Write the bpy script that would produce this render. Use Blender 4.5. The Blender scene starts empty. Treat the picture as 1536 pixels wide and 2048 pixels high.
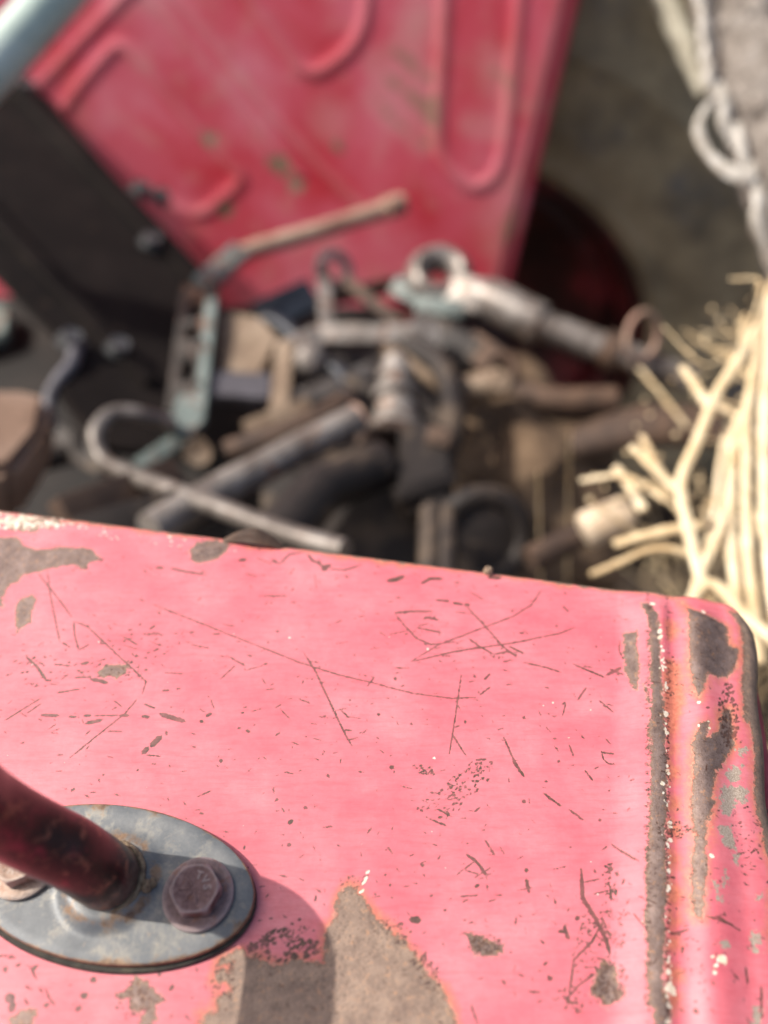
import bpy, bmesh, math, random
import numpy as np
from mathutils import Vector, Matrix, noise as mnoise

random.seed(7)
RNG = np.random.default_rng(11)
SC = bpy.context.scene
COL = SC.collection

# ------------------------------------------------------------------ camera, sky, sun, exposure
ZF = 1.15                      # height of the near fender's top above the ground
H = 0.30                       # camera above the fender top
PITCH = math.radians(50)       # camera looks 50 degrees below the horizontal
FPX = 1664.0                   # focal length in photo pixels (1536 px = 24 mm, lens 26 mm)
cam_d = bpy.data.cameras.new('camera')
cam = bpy.data.objects.new('camera', cam_d); COL.objects.link(cam)
cam.location = (0, 0, ZF + H)
cam.rotation_euler = (math.radians(90) - PITCH, 0, 0)
cam_d.sensor_fit = 'HORIZONTAL'; cam_d.sensor_width = 24; cam_d.lens = 26
cam_d.clip_start = 0.01; cam_d.clip_end = 2000
cam_d.dof.use_dof = True
cam_d.dof.focus_distance = 0.309
cam_d.dof.aperture_fstop = 3.05
SC.camera = cam

FA = math.radians(-9.1)        # direction of the fender's long axis
EU = Vector((math.cos(FA), math.sin(FA), 0)); EV = Vector((-math.sin(FA), math.cos(FA), 0)); EZ = Vector((0, 0, 1))
SUN_EL = math.radians(47)
to_sun = (-EU * math.cos(SUN_EL) + EZ * math.sin(SUN_EL)).normalized()

world = bpy.data.worlds.new("World"); SC.world = world; world.use_nodes = True
wn = world.node_tree; wn.nodes.clear()
sky = wn.nodes.new('ShaderNodeTexSky'); sky.sky_type = 'NISHITA'; sky.sun_disc = False
sky.dust_density = 5.0; sky.air_density = 0.8; sky.ozone_density = 0.6; sky.sun_elevation = SUN_EL; sky.sun_rotation = math.atan2(to_sun.x, to_sun.y)
bg = wn.nodes.new('ShaderNodeBackground'); bg.inputs[1].default_value = 0.10
wo = wn.nodes.new('ShaderNodeOutputWorld')
wn.links.new(sky.outputs[0], bg.inputs[0]); wn.links.new(bg.outputs[0], wo.inputs[0])

sun_d = bpy.data.lights.new('sun', 'SUN'); sun_d.energy = 3.0; sun_d.angle = math.radians(0.55); sun_d.color = (1.0, 0.94, 0.86)
sun = bpy.data.objects.new('sun', sun_d); COL.objects.link(sun)
sun.rotation_euler = to_sun.to_track_quat('Z', 'Y').to_euler(); sun.location = (0, 0, 6)

SC.view_settings.view_transform = 'Standard'; SC.view_settings.look = 'None'
SC.view_settings.exposure = 0.76; SC.view_settings.gamma = 1

# ------------------------------------------------------------------ measuring helpers
CF = Vector((0, math.cos(PITCH), -math.sin(PITCH))); CU = Vector((0, math.sin(PITCH), math.cos(PITCH))); CR = Vector((1, 0, 0))
CAM = Vector((0, 0, ZF + H))
def ray(px, py): return CF * FPX + CU * (1024 - py) + CR * (px - 768)
KB = [1.0]                     # size factor of the machinery being built
def at(px, py, d): return CAM + ray(px, py) * (d * KB[0] / FPX)                 # a point at depth d (m)
def on_z(px, py, z=0.0):
    r = ray(px, py); return CAM + r * ((ZF + z - CAM.z) / r.z)
ORG = on_z(226, 1767)                                                    # foot of the grab handle
def uv_of(p): q = p - ORG; return q.dot(EU), q.dot(EV)
def top_uv(px, py): return uv_of(on_z(px, py))
def on_plane(px, py, p0, n):
    r = ray(px, py); return CAM + r * ((p0 - CAM).dot(n) / r.dot(n))
def T(*pts): return [at(*p) for p in pts]

# ------------------------------------------------------------------ object helpers
def link(name, mesh, parent=None):
    o = bpy.data.objects.new(name, mesh); COL.objects.link(o)
    if parent: o.parent = parent
    return o
def tag(o, label=None, cat=None, group=None, kind=None):
    if label: o['label'] = label
    if cat: o['category'] = cat
    if group: o['group'] = group
    if kind: o['kind'] = kind
    return o
def thing(name, loc, label, cat, group=None):
    o = bpy.data.objects.new(name, None); COL.objects.link(o); o.location = loc; o.empty_display_size = .02
    return tag(o, label, cat, group)
def origin_of(parent):
    v = Vector((0, 0, 0))
    while parent: v += parent.location; parent = parent.parent
    return v
def build(name, vf, mat, parent=None, smooth=True):
    verts, faces = vf
    o0 = origin_of(parent)
    me = bpy.data.meshes.new(name)
    if parent is None:
        c = sum((Vector(v) for v in verts), Vector()) / max(1, len(verts)); o0 = c
    me.from_pydata([tuple(Vector(v) - o0) for v in verts], [], faces)
    me.validate(); me.update()
    if smooth:
        me.polygons.foreach_set('use_smooth', [True] * len(me.polygons))
        try: me.set_sharp_from_angle(angle=math.radians(38))
        except Exception: pass
    me.materials.append(mat)
    o = link(name, me, parent)
    if parent is None: o.location = o0
    return o
def join(*vfs):
    V, F = [], []
    for v, f in vfs:
        b = len(V); V += list(v); F += [[i + b for i in q] for q in f]
    return V, F
def catmull(pts, n=6):
    pts = [Vector(p) for p in pts]
    if len(pts) < 3: return pts
    out = []
    P = [pts[0] * 2 - pts[1]] + pts + [pts[-1] * 2 - pts[-2]]
    for i in range(1, len(P) - 2):
        for k in range(n):
            t = k / n; a, b, c, d = P[i - 1], P[i], P[i + 1], P[i + 2]
            out.append(.5 * ((2 * b) + (c - a) * t + (2 * a - 5 * b + 4 * c - d) * t * t + (3 * b - a - 3 * c + d) * t ** 3))
    out.append(pts[-1]); return out
def tube(pts, r, seg=16, caps=True, hollow=0.0, wob=0.0, flat=1.0):
    pts = [Vector(p) for p in pts]; n = len(pts)
    rs = list(r) if isinstance(r, (list, tuple)) else [r] * n
    rs = [q * KB[0] for q in rs]
    if len(rs) != n: rs = list(np.interp(np.linspace(0, 1, n), np.linspace(0, 1, len(rs)), rs))
    V, F = [], []; nrm = None
    for i, p in enumerate(pts):
        t = (pts[min(i + 1, n - 1)] - pts[max(i - 1, 0)]).normalized()
        if nrm is None:
            a = Vector((0, 0, 1)) if abs(t.z) < .9 else Vector((1, 0, 0))
            nrm = t.cross(a).normalized()
        nrm = (nrm - t * nrm.dot(t)).normalized(); b = t.cross(nrm)
        for k in range(seg):
            w = 2 * math.pi * k / seg
            rr = rs[i] * (1 + wob * mnoise.noise(p * 60 + Vector((k * .7, 0, 0))))
            V.append(p + (nrm * math.cos(w) + b * math.sin(w) * flat) * rr)
    for i in range(n - 1):
        for k in range(seg):
            k2 = (k + 1) % seg
            F.append([i * seg + k, i * seg + k2, (i + 1) * seg + k2, (i + 1) * seg + k])
    if hollow:
        # open far end: a ring face and an inner wall
        t = (pts[-1] - pts[-2]).normalized(); c = pts[-1]; depth = rs[-1] * 4
        base = len(V); last = (n - 1) * seg
        for k in range(seg): V.append(c + (V[last + k] - c) * hollow)
        for k in range(seg): V.append(V[base + k] - t * depth)
        for k in range(seg):
            k2 = (k + 1) % seg
            F.append([last + k, last + k2, base + k2, base + k])
            F.append([base + k, base + k2, base + seg + k2, base + seg + k])
        F.append([base + seg + k for k in range(seg)])
        F.append([k for k in range(seg)][::-1])
    elif caps:
        F.append([k for k in range(seg)][::-1]); F.append([(n - 1) * seg + k for k in range(seg)])
    return V, F
def from_bm(bm):
    bm.normal_update(); bm.verts.ensure_lookup_table()
    V = [v.co.copy() for v in bm.verts]; F = [[v.index for v in f.verts] for f in bm.faces]; bm.free(); return V, F
def bar(p, q, w, h, up=None, bevel=.0015, ext=0):
    w, h, bevel = w * KB[0], h * KB[0], bevel * KB[0]
    p, q = Vector(p), Vector(q); t = (q - p).normalized(); p = p - t * ext; q = q + t * ext
    up = up or -CF
    s = t.cross(up).normalized(); n = s.cross(t).normalized()
    bm = bmesh.new(); vs = []
    for e in (p, q):
        for a, b in ((-1, -1), (1, -1), (1, 1), (-1, 1)): vs.append(bm.verts.new(e + s * a * w / 2 + n * b * h / 2))
    for f in ((3, 2, 1, 0), (4, 5, 6, 7), (0, 1, 5, 4), (1, 2, 6, 5), (2, 3, 7, 6), (3, 0, 4, 7)): bm.faces.new([vs[i] for i in f])
    if bevel: bmesh.ops.bevel(bm, geom=bm.edges[:], offset=min(bevel, w * .3, h * .3), segments=2, affect='EDGES', profile=.6)
    return from_bm(bm)
def plate(poly, thick, n=None, bevel=.001):
    thick, bevel = thick * KB[0], bevel * KB[0]
    poly = [Vector(p) for p in poly]
    if n is None:
        n = Vector()
        for i in range(len(poly)): n += poly[i].cross(poly[(i + 1) % len(poly)])
        n.normalize()
    bm = bmesh.new()
    a = [bm.verts.new(p) for p in poly]; b = [bm.verts.new(p - n * thick) for p in poly]
    bm.faces.new(a); bm.faces.new(b[::-1]); k = len(poly)
    for i in range(k): bm.faces.new([a[i], b[i], b[(i + 1) % k], a[(i + 1) % k]])
    bmesh.ops.recalc_face_normals(bm, faces=bm.faces[:])
    if bevel: bmesh.ops.bevel(bm, geom=bm.edges[:], offset=bevel, segments=2, affect='EDGES')
    return from_bm(bm)
def lathe(profile, c, axis, seg=32, close=True):
    axis = Vector(axis).normalized(); a = axis.orthogonal().normalized(); b = axis.cross(a); c = Vector(c)
    V, F = [], []; m = len(profile); profile = [(a_ * KB[0], b_ * KB[0]) for a_, b_ in profile]
    for r, z in profile:
        for k in range(seg):
            w = 2 * math.pi * k / seg; V.append(c + axis * z + (a * math.cos(w) + b * math.sin(w)) * r)
    for i in range(m - 1):
        for k in range(seg):
            k2 = (k + 1) % seg; F.append([i * seg + k, i * seg + k2, (i + 1) * seg + k2, (i + 1) * seg + k])
    if close: F.append([k for k in range(seg)][::-1]); F.append([(m - 1) * seg + k for k in range(seg)])
    return V, F
def ring(c, axis, R, r, seg=28, s2=10, flat=1.0):
    R, r = R * KB[0], r * KB[0]
    axis = Vector(axis).normalized(); a = axis.orthogonal().normalized(); b = axis.cross(a); c = Vector(c); V, F = [], []
    for i in range(seg):
        w = 2 * math.pi * i / seg; d = a * math.cos(w) + b * math.sin(w)
        for k in range(s2):
            x = 2 * math.pi * k / s2; V.append(c + d * (R + r * math.cos(x)) + axis * r * flat * math.sin(x))
    for i in range(seg):
        for k in range(s2):
            F.append([i * s2 + k, ((i + 1) % seg) * s2 + k, ((i + 1) % seg) * s2 + (k + 1) % s2, i * s2 + (k + 1) % s2])
    return V, F
def hexhead(c, axis, af, h, rot=0):
    axis = Vector(axis).normalized(); a = axis.orthogonal().normalized(); b = axis.cross(a); c = Vector(c)
    af, h = af * KB[0], h * KB[0]
    R = af / math.sqrt(3); V, F = [], []
    seg = 48
    def hexr(w): return (af / 2) / math.cos(((w - rot + math.pi / 6) % (math.pi / 3)) - math.pi / 6)
    rows = []
    for z, lim in ((0, 9), (h * .80, 9), (h * .90, R * .955), (h * .975, R * .885), (h, R * .83), (h * .965, R * .76), (h * .96, R * .02)):
        row = []
        for k in range(seg):
            w = 2 * math.pi * k / seg; rr = min(hexr(w), lim)
            row.append(len(V)); V.append(c + axis * z + (a * math.cos(w) + b * math.sin(w)) * rr)
        rows.append(row)
    for i in range(len(rows) - 1):
        for k in range(seg):
            k2 = (k + 1) % seg; F.append([rows[i][k], rows[i][k2], rows[i + 1][k2], rows[i + 1][k]])
    F.append(rows[-1])
    return V, F

# ------------------------------------------------------------------ material helpers
class M:
    def __init__(s, name):
        s.m = bpy.data.materials.new(name); s.m.use_nodes = True; s.t = s.m.node_tree; s.t.nodes.clear()
        s.out = s.t.nodes.new('ShaderNodeOutputMaterial'); s.b = s.t.nodes.new('ShaderNodeBsdfPrincipled')
        s.t.links.new(s.b.outputs[0], s.out.inputs[0])
        s.co = s.t.nodes.new('ShaderNodeTexCoord').outputs['Object']
    def L(s, a, b): s.t.links.new(a, b)
    def noise(s, scale, detail=4, rough=.6, vec=None, dist=0):
        n = s.t.nodes.new('ShaderNodeTexNoise'); n.inputs['Scale'].default_value = scale; n.inputs['Detail'].default_value = detail
        n.inputs['Roughness'].default_value = rough; n.inputs['Distortion'].default_value = dist
        s.L(vec if vec is not None else s.co, n.inputs['Vector']); return n.outputs[0]
    def scaled(s, sc, rot=(0, 0, 0)):
        m = s.t.nodes.new('ShaderNodeMapping'); m.inputs['Scale'].default_value = sc; m.inputs['Rotation'].default_value = rot
        s.L(s.co, m.inputs['Vector']); return m.outputs[0]
    def attr(s, name):
        a = s.t.nodes.new('ShaderNodeAttribute'); a.attribute_name = name; return a.outputs['Fac']
    def math(s, op, a, b=None, c=None, clamp=False):
        n = s.t.nodes.new('ShaderNodeMath'); n.operation = op; n.use_clamp = clamp
        for i, v in enumerate((a, b, c)):
            if v is None: continue
            if isinstance(v, (int, float)): n.inputs[i].default_value = v
            else: s.L(v, n.inputs[i])
        return n.outputs[0]
    def ramp(s, fac, stops, interp='LINEAR'):
        r = s.t.nodes.new('ShaderNodeValToRGB'); r.color_ramp.interpolation = interp
        e = r.color_ramp.elements
        e.remove(e[1])
        for i, (p, c) in enumerate(stops):
            if i == 0: el = e[0]; el.position = p
            else: el = e.new(p)
            el.color = (c, c, c, 1) if isinstance(c, (int, float)) else (*c, 1)
        s.L(fac, r.inputs[0]); return r.outputs[0]
    def mix(s, fac, a, b, mode='MIX'):
        n = s.t.nodes.new('ShaderNodeMix'); n.data_type = 'RGBA'; n.blend_type = mode
        for sock, v in ((n.inputs[0], fac), (n.inputs[6], a), (n.inputs[7], b)):
            if isinstance(v, (int, float)): sock.default_value = v
            elif isinstance(v, tuple): sock.default_value = (*v, 1)
            else: s.L(v, sock)
        return n.outputs[2]
    def remap(s, v, a, b):          # clamp((v-a)/(b-a))
        n = s.t.nodes.new('ShaderNodeMapRange'); n.inputs[1].default_value = a; n.inputs[2].default_value = b
        s.L(v, n.inputs[0]); return n.outputs[0]
    def set(s, **kw):
        for k, v in kw.items():
            sock = s.b.inputs[k.replace('_', ' ')]
            if isinstance(v, (int, float)): sock.default_value = v
            elif isinstance(v, tuple): sock.default_value = (*v, 1)
            else: s.L(v, sock)
        return s
    def bump(s, h, strength=.5, dist=.001):
        n = s.t.nodes.new('ShaderNodeBump'); n.inputs['Strength'].default_value = strength; n.inputs['Distance'].default_value = dist
        s.L(h, n.inputs['Height']); s.L(n.outputs[0], s.b.inputs['Normal']); return s
    def edge(s, lo=.52, hi=.60):
        g = s.t.nodes.new('ShaderNodeNewGeometry'); return s.remap(g.outputs['Pointiness'], lo, hi)

def worn(name, cols, scale=40, rough=.6, metallic=0.0, bump=.3, contrast=(.3, .7), speck=None, bdist=.0015):
    """metal or soil in several weathered colours"""
    m = M(name)
    n = m.noise(scale, 6, .65)
    lo, hi = contrast
    k = len(cols)
    c = m.ramp(n, [(lo + (hi - lo) * i / max(1, k - 1), cc) for i, cc in enumerate(cols)])
    if speck:
        sc, col, a, b = speck
        c = m.mix(m.remap(m.noise(sc, 5, .7), a, b), c, col)
    f = m.noise(scale * 9, 4, .6)
    c = m.mix(.35, c, m.ramp(f, [(.3, .45), (.7, 1.0)]), 'MULTIPLY')
    m.set(Base_Color=c, Roughness=m.math('ADD', m.math('MULTIPLY', f, .3), rough - .15), Metallic=metallic)
    m.bump(m.math('ADD', m.math('MULTIPLY', n, .6), m.math('MULTIPLY', f, .4)), bump, bdist)
    return m.m

# ------------------------------------------------------------------ materials of the near fender
def fender_paint():
    m = M('weathered_red_paint')
    patch, scr, fleck, grey, org, steel = (m.attr(k) for k in ('patch', 'scratch', 'fleck', 'grey', 'orange', 'steel'))
    n_mid = m.noise(520, 6, .7); n_fine = m.noise(1800, 5, .7); n_big = m.noise(24, 7, .68)
    n_streak = m.noise(1, 5, .6, m.scaled((30, 75, 60), (0, 0, -FA)))
    n_streak2 = m.noise(1, 4, .6, m.scaled((90, 520, 100), (0, 0, -FA - .12)))
    # faded paint
    paint = m.ramp(n_big, [(.3, (.60, .112, .142)), (.50, (.64, .158, .188)), (.70, (.69, .225, .250))])
    paint = m.mix(m.math('MULTIPLY', m.remap(n_streak, .40, .75), .30), paint, (.72, .255, .275))
    paint = m.mix(m.math('MULTIPLY', m.remap(n_streak2, .48, .72), .32), paint, (.54, .070, .085))
    paint = m.mix(.30, paint, m.ramp(m.noise(420, 5, .75), [(.34, .70), (.62, 1.0)]), 'MULTIPLY')
    paint = m.mix(m.math('MULTIPLY', m.remap(m.noise(1, 4, .7, m.scaled((160, 1500, 100), (0, 0, -FA + .05))), .56, .70), .35), paint, (.50, .075, .095))
    speck = m.math('MULTIPLY', m.remap(m.noise(700, 3, .8), .66, .72), .45)
    paint = m.mix(speck, paint, (.34, .10, .085))
    # warm rust bloom round bare places
    halo = m.math('MULTIPLY', m.remap(m.math('ADD', org, m.math('ADD', m.math('MULTIPLY', m.math('SUBTRACT', m.noise(70, 4, .6), .5), 9.0), m.math('MULTIPLY', m.math('SUBTRACT', n_mid, .5), 5.0))), -3.4, .4), .82)
    paint = m.mix(halo, paint, m.ramp(n_mid, [(.35, (.36, .110, .050)), (.62, (.62, .21, .115))]))
    # bare, browned steel
    rust = m.ramp(m.noise(210, 8, .78), [(.30, (.085, .050, .038)), (.44, (.19, .120, .085)), (.56, (.285, .190, .135)), (.72, (.40, .275, .19))])
    rust = m.mix(m.math('MULTIPLY', m.remap(n_fine, .35, .7), .55), rust, (.36, .275, .215))
    rust = m.mix(m.math('MULTIPLY', m.remap(m.noise(75, 3, .6), .5, .72), .5), rust, (.115, .072, .058))
    n_rag = m.math('ADD', m.math('MULTIPLY', m.math('SUBTRACT', m.noise(140, 6, .75), .5), 4.5), m.math('ADD', m.math('MULTIPLY', m.math('SUBTRACT', m.noise(480, 6, .8), .5), 6.0), m.math('MULTIPLY', m.math('SUBTRACT', n_fine, .5), 2.0)))
    st = m.remap(steel, -1.0, 1.5)
    brown = m.ramp(m.noise(150, 7, .75), [(.30, (.068, .041, .035)), (.48, (.150, .100, .085)), (.66, (.265, .190, .165))])
    brown = m.mix(m.math('MULTIPLY', m.remap(n_fine, .45, .7), .5), brown, (.25, .205, .20))
    rust = m.mix(m.math('MULTIPLY', st, .88), rust, brown)
    mp = m.remap(m.math('ADD', patch, n_rag), -.16, .16)
    ms0 = m.remap(m.math('ADD', scr, m.math('ADD', m.math('MULTIPLY', m.math('SUBTRACT', n_fine, .5), .55), m.math('MULTIPLY', m.math('SUBTRACT', m.noise(800, 5, .8), .5), 1.5))), -.16, .06)
    ms = m.math('MULTIPLY', ms0, m.math('ADD', .74, m.math('MULTIPLY', m.remap(m.noise(120, 4, .7), .36, .58), .26)))
    bare = m.math('MAXIMUM', mp, ms)
    sdr = m.math('ADD', patch, n_rag)
    lip = m.math('MULTIPLY', m.remap(sdr, -.75, -.20), m.remap(m.noise(230, 4, .6), .42, .60))
    paint = m.mix(m.math('MULTIPLY', lip, .5), paint, (.64, .40, .30))
    rust = m.mix(m.math('MULTIPLY', m.remap(m.noise(420, 6, .75), .56, .66), .6), rust, (.46, .225, .105))
    rust = m.mix(m.math('MULTIPLY', m.remap(m.noise(850, 4, .7), .58, .66), .75), rust, (.075, .042, .032))
    rim_in = m.math('MULTIPLY', m.math('SUBTRACT', 1.0, m.remap(sdr, .1, 1.1)), .45)
    rust = m.mix(rim_in, rust, (.17, .075, .040))
    col = m.mix(mp, paint, rust)
    col = m.mix(ms, col, m.ramp(n_mid, [(.35, (.055, .030, .024)), (.68, (.135, .066, .044))]))
    # orange oxide where paint is thin
    mg = m.remap(m.math('ADD', grey, m.math('MULTIPLY', m.math('SUBTRACT', n_mid, .5), 8.0)), -.25, .35)
    col = m.mix(mg, col, m.ramp(n_fine, [(.35, (.22, .165, .125)), (.7, (.50, .42, .345))]))
    mf = m.remap(m.math('ADD', fleck, m.math('ADD', m.math('MULTIPLY', m.math('SUBTRACT', n_fine, .5), .8), m.math('MULTIPLY', m.math('SUBTRACT', n_mid, .5), 1.3))), -.06, .08)
    col = m.mix(mf, col, m.ramp(n_mid, [(.4, (.72, .62, .42)), (.62, (.82, .76, .66))]))
    rgh = m.math('ADD', m.math('MULTIPLY', bare, .04), m.math('ADD', m.math('MULTIPLY', n_streak, .16), .36))
    m.set(Base_Color=col, Roughness=rgh, Metallic=m.math('MULTIPLY', mp, m.math('ADD', .15, m.math('MULTIPLY', st, .30))), Specular_IOR_Level=.5)
    h = m.math('MULTIPLY', m.math('SUBTRACT', 1.0, m.math('MAXIMUM', bare, m.math('MULTIPLY', mf, .6))), .55)
    h = m.math('ADD', h, m.math('MULTIPLY', m.math('MULTIPLY', n_fine, bare), .55))
    h = m.math('ADD', h, m.math('MULTIPLY', n_streak2, .05))
    m.bump(h, .65, .00042)
    return m.m

MAT_FENDER = fender_paint()

def flange_mat():
    m = M('dusty_blue_grey_steel')
    a = m.noise(45, 6, .65); f = m.noise(900, 4, .7); d = m.noise(110, 6, .7)
    c = m.ramp(a, [(.3, (.085, .093, .102)), (.5, (.140, .150, .157)), (.68, (.215, .218, .213))])
    c = m.mix(m.math('MULTIPLY', m.remap(d, .50, .68), .6), c, (.42, .38, .30))
    c = m.mix(m.math('MULTIPLY', m.remap(m.noise(260, 5, .75), .62, .70), .8), c, (.36, .27, .19))
    wear = m.attr('wear')
    w = m.remap(m.math('ADD', wear, m.math('MULTIPLY', m.math('SUBTRACT', d, .5), 1.1)), .42, .56)
    c = m.mix(w, c, m.ramp(m.noise(300, 5, .7), [(.3, (.10, .055, .035)), (.6, (.28, .18, .11))]))
    c = m.mix(.3, c, m.ramp(f, [(.3, .5), (.7, 1.0)]), 'MULTIPLY')
    m.set(Base_Color=c, Roughness=m.math('ADD', m.math('MULTIPLY', d, .25), .36), Metallic=.25)
    m.bump(m.math('ADD', m.math('MULTIPLY', a, .4), m.math('MULTIPLY', f, .5)), .35, .0003); return m.m
def tube_mat():
    m = M('worn_maroon_tube_paint')
    a = m.noise(1, 6, .65, m.scaled((105, 105, 60))); f = m.noise(1200, 4, .7); b = m.noise(150, 6, .7)
    c = m.ramp(a, [(.40, (.014, .008, .0068)), (.54, (.024, .010, .0085)), (.62, (.080, .0125, .017)), (.74, (.22, .027, .043))])
    low = m.attr('low')            # rubbed bare by the weld at the foot
    c = m.mix(m.math('MULTIPLY', m.remap(m.math('ADD', low, m.math('MULTIPLY', m.math('SUBTRACT', b, .5), .9)), .45, .7), .85), c,
              m.ramp(b, [(.35, (.060, .040, .034)), (.62, (.20, .15, .11))]))
    c = m.mix(m.math('MULTIPLY', m.remap(b, .54, .64), .85), c, (.20, .085, .050))
    m.set(Base_Color=c, Roughness=m.math('ADD', m.math('MULTIPLY', b, .45), .12), Specular_IOR_Level=.32, Coat_Weight=.12, Coat_Roughness=.15)
    m.bump(m.math('ADD', b, m.math('MULTIPLY', f, .4)), .25, .0004); return m.m
def bolt_mat(name, cols, dust):
    m = M(name)
    a = m.noise(320, 6, .7); f = m.noise(1500, 4, .7)
    c = m.ramp(a, [(.3, cols[0]), (.5, cols[1]), (.7, cols[2])])
    c = m.mix(m.math('MULTIPLY', m.edge(.50, .56), .6), c, dust)
    c = m.mix(m.math('MULTIPLY', m.remap(m.noise(210, 5, .7), .56, .68), .7), c, (.26, .10, .045))
    m.set(Base_Color=c, Roughness=m.math('ADD', m.math('MULTIPLY', a, .3), .33), Metallic=.25)
    m.bump(m.math('ADD', a, m.math('MULTIPLY', f, .6)), .7, .0007); return m.m
MAT_FLANGE = flange_mat(); MAT_TUBE = tube_mat()
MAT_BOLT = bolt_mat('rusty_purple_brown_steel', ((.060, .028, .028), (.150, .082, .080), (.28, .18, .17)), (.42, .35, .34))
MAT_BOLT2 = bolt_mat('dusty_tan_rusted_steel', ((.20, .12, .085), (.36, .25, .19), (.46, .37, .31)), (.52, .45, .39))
MAT_RUBBER = worn('old_black_rubber', [(.015, .014, .012), (.045, .04, .032), (.09, .08, .055)], 200, .85, 0, .4)

# ------------------------------------------------------------------ near fender
V_EDGE, S_EDGE = 0.1537, 0.2235
SKEW = 0.045
R_ROLL, R_SIDE, R_CORNER = 0.0055, 0.0060, 0.0135
def rib_height(s):
    ks = np.array([-9, .1655, .1836, .1892,   .1990, .2110, .2235, 9]); hs = np.array([0, 0, .0044, .0026, .0056, .0018, -.0012, -.0012])
    i = np.clip(np.searchsorted(ks, s) - 1, 0, len(ks) - 2)
    t = np.clip((s - ks[i]) / (ks[i + 1] - ks[i]), 0, 1)
    # mostly straight flanks with rounded crests
    e = t * t * (3 - 2 * t)
    return hs[i] * (1 - e) + hs[i + 1] * e
def samples(lo, dlo, dhi, step, r):
    a = list(np.linspace(lo, dlo, 26)[:-1]) + list(np.arange(dlo, dhi - r, step))
    a += [dhi - r * (1 - math.sin(p)) for p in np.linspace(0, math.pi / 2, 13)]
    return np.array(a)
ss = samples(-.75, -.125, S_EDGE, .0004, R_SIDE)
vv = samples(-.30, -.062, V_EDGE, .0004, R_ROLL)
NS, NV = len(ss), len(vv)
SS, VV = np.meshgrid(ss, vv)             # rows = v

# ---- wear, drawn in fender coordinates (mm); numbers were read off the photograph and laid on the sheet
ATT = {k: np.full(SS.shape, -6.0, dtype=np.float32) for k in ('patch', 'scratch', 'fleck', 'grey', 'orange', 'steel')}
def s_of(px, py, off=(0, 0), sc=1.0, z=0.0):
    u, v = uv_of(on_z(px / sc + off[0], py / sc + off[1], z)); return ((u - SKEW * v) * 1000, v * 1000)
def window(lo, hi, pad):
    i0, i1 = np.searchsorted(ss, [(lo[0] - pad) / 1000, (hi[0] + pad) / 1000]); j0, j1 = np.searchsorted(vv, [(lo[1] - pad) / 1000, (hi[1] + pad) / 1000])
    return slice(j0, j1), slice(i0, i1)
def seg_dist(X, Y, a, b):
    dx, dy = b[0] - a[0], b[1] - a[1]; l2 = dx * dx + dy * dy + 1e-12
    t = np.clip(((X - a[0]) * dx + (Y - a[1]) * dy) / l2, 0, 1)
    return np.hypot(X - a[0] - t * dx, Y - a[1] - t * dy), t
def poly_patch(pts, att='patch', pad=5.0, halo=True):
    pts = np.array(pts); w = window(pts.min(0), pts.max(0), pad)
    X, Y = SS[w] * 1000, VV[w] * 1000
    if X.size == 0: return
    d = np.full(X.shape, 1e9); ins = np.zeros(X.shape, bool)
    for i in range(len(pts)):
        a, b = pts[i], pts[(i + 1) % len(pts)]
        d = np.minimum(d, seg_dist(X, Y, a, b)[0])
        c = (a[1] > Y) != (b[1] > Y)
        ins ^= c & (X < (b[0] - a[0]) * (Y - a[1]) / (b[1] - a[1] + 1e-12) + a[0])
    sd = np.where(ins, d, -d)
    ATT[att][w] = np.maximum(ATT[att][w], sd)
    if halo: ATT['orange'][w] = np.maximum(ATT['orange'][w], sd)
_pp = poly_patch
def steel_patch(pts, halo=True):
    _pp(pts, 'patch', halo=halo); _pp(pts, 'steel', halo=False)
def stroke(pts, width, att='scratch', taper=True):
    """width in mm"""
    pts = np.array(pts); w = window(pts.min(0), pts.max(0), 3)
    X, Y = SS[w] * 1000, VV[w] * 1000
    if X.size == 0: return
    n = len(pts) - 1; best = np.full(X.shape, -6.0)
    for i in range(n):
        d, t = seg_dist(X, Y, pts[i], pts[i + 1])
        g = (i + t) / n
        hw = width / 2 * (np.clip(np.minimum(g, 1 - g) * 6 + .35, 0, 1) if taper else 1)
        best = np.maximum(best, hw - d)
    ATT[att][w] = np.maximum(ATT[att][w], best)
def dot(c, rx, ry=None, ang=0.0, att='scratch'):
    ry = ry or rx; R = max(rx, ry); w = window((c[0] - R, c[1] - R), (c[0] + R, c[1] + R), 2.0)
    X, Y = SS[w] * 1000 - c[0], VV[w] * 1000 - c[1]
    if X.size == 0: return
    x = X * math.cos(ang) + Y * math.sin(ang); y = -X * math.sin(ang) + Y * math.cos(ang)
    sd = (1 - np.hypot(x / rx, y / ry)) * min(rx, ry)
    ATT[att][w] = np.maximum(ATT[att][w], sd)
MMPX = 0.185                                   # mm per photo pixel on the sheet
A6 = dict(off=(0, 1000), sc=2.0); A7 = dict(off=(768, 1120), sc=2.0); A8 = dict(off=(768, 1520), sc=2.0)
A1 = dict(off=(0, 1520), sc=2.194); A9 = dict(off=(400, 1740), sc=2.844); A4 = dict(off=(1200, 1160), sc=4.571); A5 = dict(off=(1200, 1600), sc=4.571)
def S(kw, *pts): return [s_of(x, y, **kw) for x, y in pts]

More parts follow.
